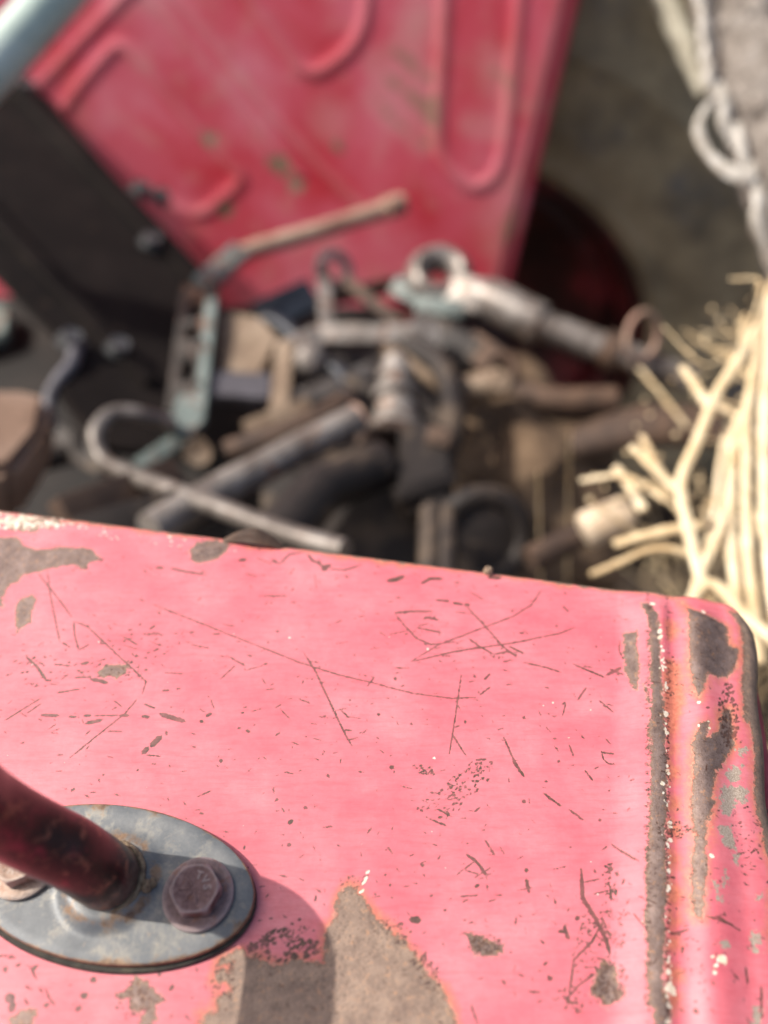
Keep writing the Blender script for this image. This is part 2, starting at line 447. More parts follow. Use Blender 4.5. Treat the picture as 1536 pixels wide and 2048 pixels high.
steel_patch(S(A6, (-60,146),(60,148),(100,185),(150,200),(220,190),(330,190),(375,200),(402,235),(360,250),(340,282),(300,262),(210,268),(150,285),(95,300),(60,330),(35,335),(15,380),(10,425),(-60,425)), halo=False)
steel_patch(S(A6, (60,425),(80,395),(125,380),(145,400),(130,440),(120,490),(85,510),(68,530),(62,480)), halo=False)
steel_patch(S(A6, (760,205),(790,165),(860,160),(915,175),(910,205),(860,235),(800,250),(768,240)), halo=False)
steel_patch(S(A6, (392,688),(430,655),(470,662),(515,658),(505,690),(470,712),(440,698),(410,708)), halo=False)
poly_patch(S(A9, (10,900),(20,830),(95,815),(110,710),(180,690),(165,640),(90,620),(110,580),(180,570),(190,520),(110,540),(110,510),(215,450),(240,440),(260,480),(330,500),(400,540),(470,540),(540,500),(590,520),(690,530),(700,480),(720,330),(770,280),(785,150),(840,95),(890,100),(940,160),(960,220),(1010,285),(1090,350),(1170,400),(1240,500),(1300,590),(1390,700),(1440,800),(1450,880),(1430,1100),(-20,1100)))
steel_patch(S(A8, (320,690),(360,695),(400,710),(440,730),(480,740),(480,770),(420,785),(370,775),(345,740)), halo=False)
steel_patch(S(A8, (835,905),(865,820),(890,800),(930,830),(925,870),(960,930),(940,970),(890,985),(860,945),(825,935)), halo=False)
steel_patch(S(A1, (510,1030),(560,1000),(600,950),(640,970),(690,1020),(730,1050),(680,1080),(690,1130),(660,1180),(600,1180),(640,1100),(580,1090),(560,1050)), halo=False)
steel_patch(S(A1, (50,1140),(100,1095),(160,1100),(130,1190),(40,1190)), halo=False)
# worn crests of the two beads and the turned outer edge
C1 = [(380,190),(430,300),(450,400),(460,600),(455,800),(470,1000),(465,1150),(450,1400),(460,1600),(465,1750),(450,2011)]
C1b = [(450,200),(430,500),(420,900),(420,1400),(430,1700),(450,1890),(490,1910),(500,2100),(640,2100),(640,1900),(590,1750),(575,1600),(590,1400),(600,1200),(605,900),(600,500),(600,200)]
C1c = [(605,2011),(610,1700),(600,1400),(590,1200),(570,1000),(560,800),(555,600),(540,450),(530,300),(450,190)]
Z1 = dict(z=.0034); Z2 = dict(z=.0040)
steel_patch(S({**A4, **Z1}, *C1) + S({**A5, **Z1}, *C1b) + S({**A4, **Z1}, *C1c), halo=False)
steel_patch(S({**A4, **Z2}, (770,180),(860,270),(950,310),(1050,340),(1150,380),(1160,560),(1240,580),(1250,780),(1210,800),(1150,870),(1080,880),(980,850),(950,950),(900,1090),(870,1000),(820,800),(810,600),(820,300)))
steel_patch(S({**A4, **Z2}, (900,1300),(980,1300),(990,1380),(960,1450),(1080,1380),(1130,1180),(1200,1150),(1220,1500),(1190,1560),(1160,1600),(1120,1720),(1060,1750),(1040,1900),(1000,2011)) + S({**A5, **Z2}, (1060,20),(1020,100),(960,200),(960,400),(975,700),(940,850),(925,1080),(890,1080),(860,1000),(830,750),(840,600),(870,330),(850,200)) + S({**A4, **Z2}, (830,2011),(860,1800),(860,1600),(850,1500),(890,1380)))
steel_patch(S(A4, (215,500),(330,480),(340,700),(350,850),(330,1050),(300,1000),(240,850),(215,700)), halo=False)
steel_patch(S(A4, (380,980),(420,1050),(445,1160),(420,1150),(390,1060)), halo=False)
edge_pts = S(A4, (1180,300),(1250,420),(1262,700),(1285,1000),(1300,1250),(1350,1330),(1395,1700),(1412,2011)) + S(A5, (1440,250),(1420,420),(1480,600),(1490,900),(1462,1270),(1525,1450),(1560,1700),(1580,2100))
edge_pts += [(236, edge_pts[-1][1]), (236, edge_pts[0][1] + 4)]
poly_patch(edge_pts)
for q in ([(1110,1800),(1200,1700),(1280,1700),(1260,1850),(1180,1880)], [(1050,2040),(1100,1900),(1330,1900),(1340,2040)], [(1210,1560),(1300,1530),(1340,1560),(1250,1620)]):
    poly_patch(S(A4, *q), 'grey', halo=False)
for q in ([(1050,120),(1100,-20),(1250,-20),(1200,90),(1150,170),(1080,160)], [(1010,280),(1160,260),(1190,450),(1160,480),(1090,460),(1060,360)], [(1160,470),(1190,480),(1185,640),(1160,600)], [(1070,660),(1110,650),(1110,800),(1075,830)], [(990,780),(1040,800),(1060,960),(1020,960)], [(1300,1180),(1370,1230),(1370,1400),(1300,1400)], [(1040,1330),(1110,1320),(1120,1400),(1050,1400)], [(1300,1900),(1350,1880),(1370,2080),(1300,2080)], [(1430,1840),(1490,1900),(1480,1960),(1450,1920)], [(1340,870),(1380,855),(1420,890),(1400,920),(1345,920)]):
    poly_patch(S(A5, *q), 'grey', halo=False)

px = MMPX / 2                                   # the crops below were enlarged twice
def strokes(kw, items, k=px):
    for w, *pts in items: stroke(S(kw, *pts), max(.52, w * k * 1.35))
strokes(A6, [
 (10,(165,858),(235,862)),(8,(335,862),(365,862)),(12,(345,893),(408,880)),(10,(570,865),(598,868)),(14,(640,855),(740,885)),(16,(572,1015),(592,990)),(18,(605,985),(645,945)),
 (6,(665,925),(668,940)),(8,(105,625),(150,668),(185,720)),(7,(185,720),(205,722)),(6,(300,710),(365,708)),(12,(370,716),(430,732)),(10,(325,655),(355,650)),(6,(275,865),(305,867)),
 (10,(480,862),(515,862)),(10,(825,865),(845,852)),(6,(950,912),(965,912)),(9,(985,920),(1000,928)),(11,(625,270),(652,270)),(7,(685,272),(740,285),(825,298)),(8,(600,515),(620,500)),
 (13,(955,240),(985,238)),(4,(1025,230),(1090,255)),(11,(1090,238),(1110,252)),(6,(1115,255),(1160,215),(1215,208)),(8,(1230,215),(1250,240),(1270,250),(1300,270)),(6,(1320,275),(1380,280),(1440,262)),
 (6,(1380,300),(1392,312)),(3.5,(610,415),(750,470),(1000,570),(1200,650),(1360,700),(1540,742)),(5,(1212,605),(1260,680),(1330,830),(1385,945),(1410,985)),(4,(295,485),(350,505),(450,600),(585,725),(570,775)),
 (3,(295,485),(300,540),(315,605)),(3,(190,280),(200,370),(240,570)),(3,(280,1030),(380,950),(500,855),(550,795)),(2.5,(150,290),(215,370),(290,470)),(4,(380,862),(480,862)),(3,(20,880),(100,830),(165,790)),
 (4,(915,625),(980,662)),(3,(1470,745),(1500,705)),(5,(560,395),(575,402)),(5,(575,815),(620,832)),(6,(650,762),(678,760)),(5,(705,755),(722,752)),(5,(850,535),(880,535)),(4,(490,545),(550,578)),(4,(320,598),(355,578)),
 (5,(230,770),(320,755)),(4,(215,655),(285,663)),(4,(110,850),(165,812)),(4,(435,925),(485,926)),(4,(1195,795),(1240,812)),(4,(1360,835),(1395,870)),(5,(1380,920),(1405,921)),(4,(250,570),(280,588)),(5,(1050,383),(1150,383))])
for x, y, r in ((1062,655,8),(1300,270,20),(1318,262,10),(350,505,7),(1110,525,6),(1515,858,7),(970,850,6),(1400,800,5),(805,885,8),(1085,410,6),(560,497,6),(970,483,5),(885,1043,9),(1300,865,6),(405,240,12),(345,272,10)):
    dot(s_of(x, y, **A6), r * px, r * px * .8, RNG.uniform(0, 3))
strokes(A7, [
 (18,(15,85),(45,80),(80,65)),(12,(150,95),(185,75),(235,75)),(6,(285,90),(302,90)),(12,(415,70),(470,70)),(8,(210,160),(260,165)),(10,(275,172),(315,178)),(13,(322,180),(342,180)),
 (8,(45,212),(110,207),(190,206)),(5,(45,215),(80,260),(130,315),(190,340),(290,328)),(8,(165,230),(215,240)),(6,(135,272),(230,292)),(5,(335,190),(400,260),(475,345),(530,390)),
 (4,(105,410),(290,365),(530,330),(700,295),(765,270)),(3,(105,410),(220,340),(400,270),(520,225),(590,180),(630,120)),(6,(340,315),(380,345),(440,378)),(7,(440,378),(500,365),(530,385)),
 (6,(500,345),(560,375)),(5,(560,410),(650,430),(710,450)),(6,(755,415),(800,435),(850,455),(885,470)),(4,(800,425),(835,430)),(10,(890,460),(950,430)),(7,(905,435),(958,460)),
 (4,(-20,500),(120,535),(270,555),(365,550)),(5,(385,540),(425,508)),(6,(400,480),(425,455)),(3,(310,460),(290,600),(262,775)),(3,(275,700),(330,785)),(5,(480,710),(515,790),(560,865)),(8,(515,800),(560,865)),
 (6,(640,932),(710,985)),(5,(740,998),(800,1040)),(5,(740,735),(760,785)),(5,(805,840),(835,880)),(4,(870,765),(880,800),(900,815),(930,815)),(5,(870,768),(920,775)),(4,(340,125),(400,160)),(5,(715,185),(740,208)),
 (4,(945,325),(940,360),(958,400)),(5,(365,800),(410,797)),(5,(775,560),(810,510)),(5,(540,293),(560,293)),(5,(195,1040),(250,1062)),(5,(215,995),(270,1025)),(5,(365,1005),(385,990)),(4,(860,560),(920,610))])
for x, y, r in ((45,475,9),(325,648,7),(110,655,6),(700,805,7),(560,965,9),(30,828,9),(865,1040,7),(135,992,6),(560,630,7),(850,345,5),(690,265,6),(150,1000,6),(665,955,5),(650,885,6)):
    dot(s_of(x, y, **A7), r * px, r * px * .8, RNG.uniform(0, 3))
strokes(A8, [
 (11,(790,435),(795,550),(850,640),(890,720),(905,775)),(8,(330,375),(380,415),(412,465)),(9,(570,475),(580,530)),(16,(105,637),(145,640)),(8,(700,685),(730,690)),(10,(720,665),(740,715)),(6,(905,500),(910,560)),
 (5,(880,640),(830,730),(760,800),(740,960)),(4,(840,860),(780,900),(730,960)),(4,(870,620),(910,720)),(5,(640,135),(710,183)),(5,(745,198),(800,240)),(5,(405,320),(445,380)),(4,(465,348),(482,376)),(8,(365,505),(380,497)),
 (4,(305,545),(375,540)),(4,(580,925),(625,930)),(5,(660,860),(665,885)),(5,(910,335),(960,375),(1015,415)),(6,(1130,705),(1170,700),(1210,685)),(5,(1265,640),(1360,668)),(4,(1190,755),(1185,780)),(4,(530,630),(525,660)),
 (4,(1310,640),(1400,690)),(5,(1460,900),(1464,1030)),(4,(1412,830),(1416,900)),(4,(350,980),(375,1056)),(5,(950,500),(960,480))])
for x, y, r in ((570,440,8),(125,637,12),(155,420,6),(480,888,8),(25,500,6),(245,598,5),(845,445,6),(775,632,9),(1235,1013,8),(1490,483,5),(740,965,8),(665,875,9),(820,685,7),(905,435,9)):
    dot(s_of(x, y, **A8), r * px, r * px * .8, RNG.uniform(0, 3))
for x, y, r in ((45,1045,20),(55,1085,17),(150,915,10),(370,1035,14),(345,1090,12),(410,965,12),(755,1000,10),(455,915,10),(205,1075,10),(80,900,8),(25,920,10),(700,940,8),(1215,175,8),(1275,272,12),(1340,210,9),(1270,372,10),(885,235,8),(1440,70,9),(320,130,8),(605,45,5),(455,65,5)):
    dot(s_of(x, y, **A1), r * MMPX / 2.194, r * MMPX / 2.194 * .75, RNG.uniform(0, 3))
stroke(S(A1, (200,1005),(215,1040),(242,1078)), .5)
def cluster(kw, cx, cy, rx, ry, n, size=(.25, .7), ang=None, att='scratch', rot=0.0):
    for _ in range(n):
        a, r = RNG.uniform(0, 6.283), math.sqrt(RNG.uniform(0, 1))
        dx, dy = rx * r * math.cos(a), ry * r * math.sin(a)
        x, y = cx + dx * math.cos(rot) - dy * math.sin(rot), cy + dx * math.sin(rot) + dy * math.cos(rot)
        q = RNG.uniform(*size)
        dot(s_of(x, y, **kw), q, q * RNG.uniform(.3, .75), (RNG.normal(.4, .6) if ang is None else RNG.normal(ang, .35)), att)
cluster(A7, 340, 880, 120, 55, 90, rot=-.65); cluster(A7, 230, 980, 80, 60, 40); cluster(A7, 170, 840, 55, 22, 30, rot=.3, size=(.3,.6))
cluster(A7, 200, 265, 60, 40, 10); cluster(A7, 480, 380, 90, 30, 20)
cluster(A6, 450, 680, 160, 50, 60); cluster(A6, 160, 680, 160, 60, 40, ang=.5); cluster(A6, 550, 575, 140, 60, 30)
cluster(A8, 860, 720, 100, 180, 150, rot=.35, size=(.15, .5)); cluster(A8, 770, 960, 90, 60, 30); cluster(A8, 900, 480, 40, 80, 30, size=(.2, .7))
cluster(A9, 480, 430, 210, 90, 110, size=(.3, 1.1)); cluster(A9, 560, 330, 90, 50, 16, size=(.3, .7)); cluster(A9, 870, 70, 90, 40, 26, size=(.2, .45)); cluster(A9, 1120, 350, 110, 60, 40, rot=.6, size=(.2, .5))
cluster(A5, 650, 300, 150, 90, 60, size=(.2, .5)); cluster(A5, 1300, 350, 150, 300, 60, size=(.15, .5)); cluster(A5, 900, 1200, 260, 700, 60, size=(.15, .45)); cluster(A4, 1150, 1250, 90, 300, 130, size=(.25, .9), ang=1.1)
cluster(A4, 640, 900, 60, 260, 30, size=(.2, .6))
for k in range(240):      # burrs along the bare crests
    for kw, x0 in ((A5, 435), (A5, 612)):
        y = RNG.uniform(-2000, 2040); xx = x0 + RNG.normal(0, 9) + (0 if y > 0 else 14 * (-y / 2000))
        q = RNG.uniform(.15, .5); dot(s_of(xx, y, z=.003, **kw), q * 1.4, q * .5, RNG.normal(0, .5))
for k in range(1300):     # small chips all over the sheet
    x, y = RNG.uniform(-120, 214), RNG.uniform(-60, 150); q = .20 + .38 * RNG.random() ** 2.8
    dot((x, y), q * RNG.uniform(1, 2.3), q * .55, RNG.normal(-.3, .8))
for k in range(45):
    x, y = RNG.uniform(-120, 200), RNG.uniform(-60, 148); a = RNG.normal(-.2, .7); l = RNG.uniform(2, 9)
    stroke([(x, y), (x + l * math.cos(a), y + l * math.sin(a))], RNG.uniform(.30, .46))
for k in range(120):     # rubbing marks where things have been dragged over the sheet
    cx_, cy_ = [(-70, 60), (-80, 20), (-20, 95), (60, 70), (120, 20), (90, 110)][k % 6]; a = RNG.normal(-.15 if k % 6 < 3 else .35, .22)
    x, y = cx_ + RNG.normal(0, 17), cy_ + RNG.normal(0, 9); l = RNG.gamma(2.0, 1.3)
    stroke([(x, y), (x + l * math.cos(a), y + l * math.sin(a))], RNG.uniform(.22, .42))
cluster(A8, 400, 735, 70, 40, 60, size=(.2, .6)); cluster(A8, 900, 890, 75, 85, 80, size=(.2, .7)); cluster(A1, 610, 1050, 110, 80, 60, size=(.2, .6)); cluster(A6, 800, 205, 90, 50, 40, size=(.2, .6)); cluster(A9, 1280, 560, 60, 160, 60, rot=-.5, size=(.2, .6)); cluster(A9, 130, 640, 70, 150, 40, size=(.2, .7))
# cream primer showing: along the second bead's foot, along the top left rim, a few singles
for y0, y1, n, xm in ((280, 2011, 58, 575), ):
    for k in range(n):
        y = RNG.uniform(y0, y1); xx = np.interp(y, [280, 500, 900, 1300, 2011], [520, 545, 575, 600, 618]) + RNG.normal(-4, 20)
        q = .22 + .75 * RNG.random() ** 2.2; dot(s_of(xx, y, z=.003, **A4), q, q * RNG.uniform(.5, .9), RNG.uniform(0, 3), 'fleck')
for k in range(60):
    y = RNG.uniform(0, 2048); xx = 620 + RNG.normal(0, 14); q = .22 + .8 * RNG.random() ** 2.2; dot(s_of(xx, y, z=.003, **A5), q, q * RNG.uniform(.5, .9), RNG.uniform(0, 3), 'fleck')
for x, y, r in ((890,1140,16),(985,1370,14),(890,1350,12),(975,1310,10),(600,1230,26),(540,480,24),(610,1400,20),(940,300,20),(485,210,22)):
    dot(s_of(x, y, z=.003, **A4), r * .05, r * .04, RNG.uniform(0, 3), 'fleck')
for x, y, r in ((620,1740,36),(650,1790,20),(1070,1490,30),(1045,1480,24),(1000,1610,16),(1010,1550,16),(975,555,18),(985,1470,12)):
    dot(s_of(x, y, **A5), r * .05, r * .036, RNG.uniform(0, 3), 'fleck')
for k in range(230):
    x = RNG.uniform(-60, 470) * (RNG.random() ** .5); y = 55 + x * .115 + RNG.uniform(-14, 50) * (1 - x / 600)
    q = RNG.uniform(.25, 1.0) * (1 - x / 700); dot(s_of(x, y, **A6), q * 1.3, q * .5, RNG.normal(-.2, .4), 'fleck')
cluster(A6, 110, 88, 190, 30, 60, size=(.4, 1.1), ang=-.2, att='fleck'); cluster(A6, 80, 92, 150, 30, 70, size=(.7, 2.0), ang=-.2, att='patch')
for k in range(26):
    x = RNG.uniform(380, 740); y = 70 + x * .105 + RNG.uniform(0, 40); q = RNG.uniform(.2, .6); dot(s_of(x, y, **A6), q * 1.6, q * .5, -.2, 'fleck')
for x, y in ((941,48),(938,62),(930,72),(925,115),(918,122),(952,12)): dot(s_of(x, y, **A9), .75, .45, .9, 'fleck')
for x, y in ((1158,550),(675,570),(825,600),(200,792),(740,710),(175,358)): dot(s_of(x, y, **(A7 if x != 1158 else A6)), .45, .35, 0, 'fleck')
for k in range(60): dot((RNG.uniform(-120, 190), RNG.uniform(-60, 148)), .2, .16, 0, 'fleck')
# brown rim line along the far edge
wob_u = np.array([.5 + .9 * mnoise.noise(Vector((x_ * 55, 1.3, 0))) + .7 * mnoise.noise(Vector((x_ * 260, 5.1, 0))) for x_ in ss])
band = (VV - V_EDGE) * 1000 + 2.0 + 1.9 * wob_u[None, :] - .5
ATT['patch'] = np.maximum(ATT['patch'], np.clip(band, -6, 2).astype(np.float32)); ATT['steel'] = np.maximum(ATT['steel'], np.clip(band - 3, -6, .0).astype(np.float32))
ATT['orange'] = np.maximum(ATT['orange'], np.clip(band, -6, 2).astype(np.float32))
poly_patch(S(A4, (590,900),(700,830),(720,1100),(640,1500),(600,1900),(580,1400)), 'orange', halo=False)
for k in range(14):
    y = -1500 + k * 260 + RNG.uniform(-60, 60); poly_patch(S(A5, (615, y - 60), (690, y - 20), (680, y + 30), (615, y + 70)), 'orange', pad=6, halo=False)

# ---- sheet geometry
Zt = rib_height(SS)
Zt = Zt - .0009 * np.clip((SS - .05) / .2, -3, 1) ** 2 * 0.6
Zt = Zt + .00025 * np.sin(SS * 31 + 1.3) * np.cos(VV * 27) + .00012 * np.sin(SS * 90 + VV * 60)
fade = np.clip((V_EDGE - .004 - VV) / .012, 0, 1); fade = fade * fade * (3 - 2 * fade)
Zt = np.where(Zt > 0, Zt * (.35 + .65 * fade), Zt)
# corner: warp the square corner of the grid onto a quarter circle
cs, cv = S_EDGE - R_CORNER, V_EDGE - R_CORNER
a = np.clip((SS - cs) / R_CORNER, 0, 1); b = np.clip((VV - cv) / R_CORNER, 0, 1)
inc = (a > 0) & (b > 0)
S2 = np.where(inc, cs + R_CORNER * a * np.sqrt(1 - b * b / 2), SS); V2 = np.where(inc, cv + R_CORNER * b * np.sqrt(1 - a * a / 2), VV)
# roll-down towards the edges
d_in = np.where(inc, R_CORNER - np.hypot(S2 - cs, V2 - cv), np.minimum(S_EDGE - SS, V_EDGE - VV))
rr = np.where((S_EDGE - SS) < (V_EDGE - VV), R_SIDE, R_ROLL)
x = np.clip(rr - d_in, 0, None); x = np.minimum(x, rr)
Zt = Zt - (rr - np.sqrt(np.clip(rr * rr - x * x, 0, None)))
wav = .0012 * np.sin(VV * 55 + .6) + .0007 * np.sin(VV * 140 + 2)
S2 = S2 + (wav + .0050 * np.clip((V_EDGE - VV) / .2, 0, 1.2)) * np.clip((SS - .200) / .018, 0, 1)
U2 = S2 + SKEW * V2
co = np.empty((NV, NS, 3), dtype=np.float64)
for k in range(3): co[..., k] = U2 * EU[k] + V2 * EV[k] + (Zt if k == 2 else 0)
# skirts hanging from the two turned edges (far edge and rear edge)
idx = np.arange(NV * NS).reshape(NV, NS)
faces = np.stack([idx[:-1, :-1], idx[:-1, 1:], idx[1:, 1:], idx[1:, :-1]], -1).reshape(-1, 4)
loop = list(idx[:, -1]) + list(idx[-1, :-1][::-1])
verts = co.reshape(-1, 3)
extra, sk = [], []
prev = np.array(loop)
lv = verts[np.array(loop)].copy()
outw = np.zeros_like(lv)
for lvl, (dz, o) in enumerate(((.004, .0002), (.012, .0006), (.013, -.0006), (.045, -.001))):
    base = len(verts) + len(extra) * len(loop)
    q = lv.copy(); q[:, 2] -= dz
    cx = verts[:, :].mean(0); dirv = lv - np.array([ORG.x * 0 + .1, .0, 0]); 
    nn = np.zeros_like(lv); nn[:NV] = np.array(EU); nn[NV:] = np.array(EV)
    q += nn * o; extra.append(q)
    cur = np.arange(base, base + len(loop))
    sk.append(np.stack([prev[:-1], cur[:-1], cur[1:], prev[1:]], -1)); prev = cur
verts_all = np.concatenate([verts] + extra); faces_all = np.concatenate([faces] + sk)
def np_mesh(name, v, f, attrs=None):
    me = bpy.data.meshes.new(name)
    me.vertices.add(len(v)); me.vertices.foreach_set('co', np.ascontiguousarray(v, dtype=np.float32).ravel())
    me.loops.add(f.size); me.loops.foreach_set('vertex_index', f.astype(np.int32).ravel())
    me.polygons.add(len(f)); me.polygons.foreach_set('loop_start', np.arange(0, f.size, 4, dtype=np.int32)); me.polygons.foreach_set('loop_total', np.full(len(f), 4, dtype=np.int32))
    me.polygons.foreach_set('use_smooth', np.ones(len(f), dtype=bool))
    me.update(); me.validate()
    for k, arr in (attrs or {}).items():
        at_ = me.attributes.new(k, 'FLOAT', 'POINT'); at_.data.foreach_set('value', np.ascontiguousarray(arr, dtype=np.float32).ravel())
    return me
attrs = {}
for k, arr in ATT.items():
    fl = arr.ravel(); lp = fl[np.array(loop)]
    if k in ('patch', 'orange'): lp = np.maximum(lp, -2.0)
    attrs[k] = np.concatenate([fl] + [lp] * len(extra))
fender = thing('fender', (ORG.x, ORG.y, ZF), 'sunlit faded pink-red fender with rust patches, scratches and two rusty ribs, nearest the camera', 'fender', 'tractor fenders')
me = np_mesh('fender_sheet', verts_all, faces_all, attrs); me.materials.append(MAT_FENDER)
sheet = link('fender_sheet', me, fender)
def F(u, v, z): return ORG + EU * u + EV * v + EZ * z     # a point in fender coordinates (m)
# inner stiffening lip below the rear edge
MAT_REDPLAIN = worn('deep_red_paint', [(.30, .035, .045), (.45, .05, .07), (.50, .09, .10)], 60, .5, 0, .2, speck=(180, (.12, .07, .05), .58, .66))  # deeper red with brown specks, for the lip
lip = tube(catmull([F(.2262 + SKEW * v + .005 * (V_EDGE - v) / .2, v, -.022 - .002 * math.sin(v * 60)) for v in np.linspace(-.2, .125, 9)]), .0042, 10)
build('edge_lip', lip, MAT_REDPLAIN, fender)

# ------------------------------------------------------------------ grab handle on its oval foot
handle = thing('grab_handle', F(0, 0, 0), 'maroon bent tube handle on an oval blue-grey steel foot bolted to the near fender', 'handle')
def ellipse_ring(a, b, z, n=96, u0=0, v0=0, ex=2.0):
    out = []
    for k in range(n):
        w = 2 * math.pi * k / n; c, s = math.cos(w), math.sin(w)
        out.append(F(u0 + a * math.copysign(abs(c) ** (2 / ex), c), v0 + b * math.copysign(abs(s) ** (2 / ex), s), z))
    return out
def loft(rings, cap0=True, cap1=True):
    V, Fc = [], []; n = len(rings[0])
    for r in rings: V += r
    for i in range(len(rings) - 1):
        for k in range(n):
            k2 = (k + 1) % n; Fc.append([i * n + k, i * n + k2, (i + 1) * n + k2, (i + 1) * n + k])
    if cap0: Fc.append(list(range(n))[::-1])
    if cap1: Fc.append([(len(rings) - 1) * n + k for k in range(n)])
    return V, Fc
FA_, FB_ = .0500, .0252
gv, gf = loft([ellipse_ring(FA_ + .0004, FB_ + .0006, -.0003, v0=-.0006), ellipse_ring(FA_ + .0006, FB_ + .0010, .0008, v0=-.0008), ellipse_ring(FA_ + .0003, FB_ + .0007, .0019, v0=-.0006)])
# foot plate: rings from the edge inward, with a low pressed boss round the tube
rings = [ellipse_ring(FA_ - .0002, FB_ - .0002, .0019), ellipse_ring(FA_, FB_, .0024), ellipse_ring(FA_, FB_, .0036), ellipse_ring(FA_ - .0003, FB_ - .0003, .0042), ellipse_ring(FA_ - .0009, FB_ - .0009, .0044)]
wear = [1, 1, .8, .62, .42]
for t in np.linspace(.9, .02, 22):
    z = .0044
    ring_ = ellipse_ring((FA_ - .001) * t + .0008 * (1 - t), (FB_ - .001) * t + .0008 * (1 - t), z); nr = []
    for p in ring_:
        u, v = uv_of(p); r = math.hypot(u, v)
        k = max(0, min(1, (.0185 - r) / .006)); k = k * k * (3 - 2 * k)
        asym = .75 + .45 * math.cos(math.atan2(v, u) + 2.0)
        nr.append(p + EZ * .0030 * k * asym)
    rings.append(nr); wear.append(.28)
fo_v, fo_f = loft(rings)
foot = build('mounting_foot', (fo_v, fo_f), MAT_FLANGE, handle)
at_ = foot.data.attributes.new('wear', 'FLOAT', 'POINT')
wv = []
for i, r in enumerate(rings):
    for p in r:
        u, v = uv_of(p); rr_ = math.hypot(u, v); w_ = wear[i]
        w_ = max(w_, .50 - abs(rr_ - .0145) * 60)
        if u > .02 and v < -.005: w_ += .10 * max(0, 1 - (FA_ - abs(u)) / .03) if w_ > .35 else 0
        wv.append(w_)
at_.data.foreach_set('value', wv)
build('gasket', (gv, gf), MAT_RUBBER, foot)
# the tube: short riser, bend, lean to the left, then a bend towards the operator outside the frame
RT = .0108
pts = [F(0, 0, .003), F(-.0006, 0, .010), F(-.0030, 0, .019), F(-.0072, .0002, .029), F(-.0130, .0003, .0375), F(-.0200, .0005, .0490), F(-.0245, .0005, .0630), F(-.0252, -.0003, .0780), F(-.0262, -.0032, .0890), F(-.0262, -.0100, .0965), F(-.0258, -.0200, .0990), F(-.0245, -.0400, .0995), F(-.022, -.08, .0995), F(-.019, -.14, .0995)]
cl = catmull(pts, 6)
tv, tf = tube(cl, RT, 40)
tb = build('tube', (tv, tf), MAT_TUBE, handle)
at_ = tb.data.attributes.new('low', 'FLOAT', 'POINT')
at_.data.foreach_set('value', [max(0, min(1, 1 - (Vector(v).z - ZF - .006) / .022)) for v in tv])
# weld ring with a spatter knob
wr = []
nW = 60
Vw, Fw = [], []
for i in range(nW):
    w = 2 * math.pi * i / nW; d = EU * math.cos(w) + EV * math.sin(w)
    for k in range(8):
        xx = 2 * math.pi * k / 8; r2 = .0011 * (1 + .35 * mnoise.noise(Vector((math.cos(w) * 5, math.sin(w) * 5, k * .4))))
        Vw.append(F(0, 0, .0066) + d * (RT + .0006 + r2 * math.cos(xx)) + EZ * r2 * .9 * math.sin(xx))
for i in range(nW):
    for k in range(8): Fw.append([i * 8 + k, ((i + 1) % nW) * 8 + k, ((i + 1) % nW) * 8 + (k + 1) % 8, i * 8 + (k + 1) % 8])
def blob(c, r, seed, amp=.35, seg=14):
    V, Fc = [], []
    for i in range(seg // 2 + 1):
        th = math.pi * i / (seg // 2)
        for k in range(seg):
            ph = 2 * math.pi * k / seg; d = Vector((math.sin(th) * math.cos(ph), math.sin(th) * math.sin(ph), math.cos(th)))
            V.append(Vector(c) + d * r * (1 + amp * mnoise.noise(d * 1.7 + Vector((seed, 0, 0)))))
    for i in range(seg // 2):
        for k in range(seg): Fc.append([i * seg + k, i * seg + (k + 1) % seg, (i + 1) * seg + (k + 1) % seg, (i + 1) * seg + k])
    return V, Fc
MAT_WELD = worn('tan_rusted_weld', [(.12, .07, .045), (.28, .20, .12), (.40, .30, .19)], 500, .7, .1, .6)
build('weld_bead', join((Vw, Fw), blob(F(.0135, -.0005, .0062), .0022, 3), blob(F(.0150, .0008, .0058), .0016, 8)), MAT_WELD, handle)

def text_mesh(ch, size, depth):
    cu = bpy.data.curves.new('letters', 'FONT'); cu.body = ch; cu.size = size; cu.extrude = depth; cu.align_x = 'CENTER'; cu.align_y = 'CENTER'; cu.resolution_u = 3
    cu.offset = size * .02
    o = bpy.data.objects.new('letters', cu); COL.objects.link(o)
    bpy.context.view_layer.update()
    me = o.evaluated_get(bpy.context.evaluated_depsgraph_get()).to_mesh()
    V = [v.co.copy() for v in me.vertices]; Fc = [list(p.vertices) for p in me.polygons]
    o.to_mesh_clear(); bpy.data.objects.remove(o); bpy.data.curves.remove(cu); return V, Fc
GL = {c: text_mesh(c, .0036, .00022) for c in 'TVS8.'}
def place_glyph(ch, c, ang, r, top):
    """ang: clockwise position from the far direction; the glyph's top points outward"""
    V, Fc = GL[ch]; d = EU * math.sin(ang) + EV * math.cos(ang); rt = EU * math.cos(ang) - EV * math.sin(ang)
    return [c + d * (r + v.y) + rt * v.x + EZ * (top + v.z) for v in V], Fc
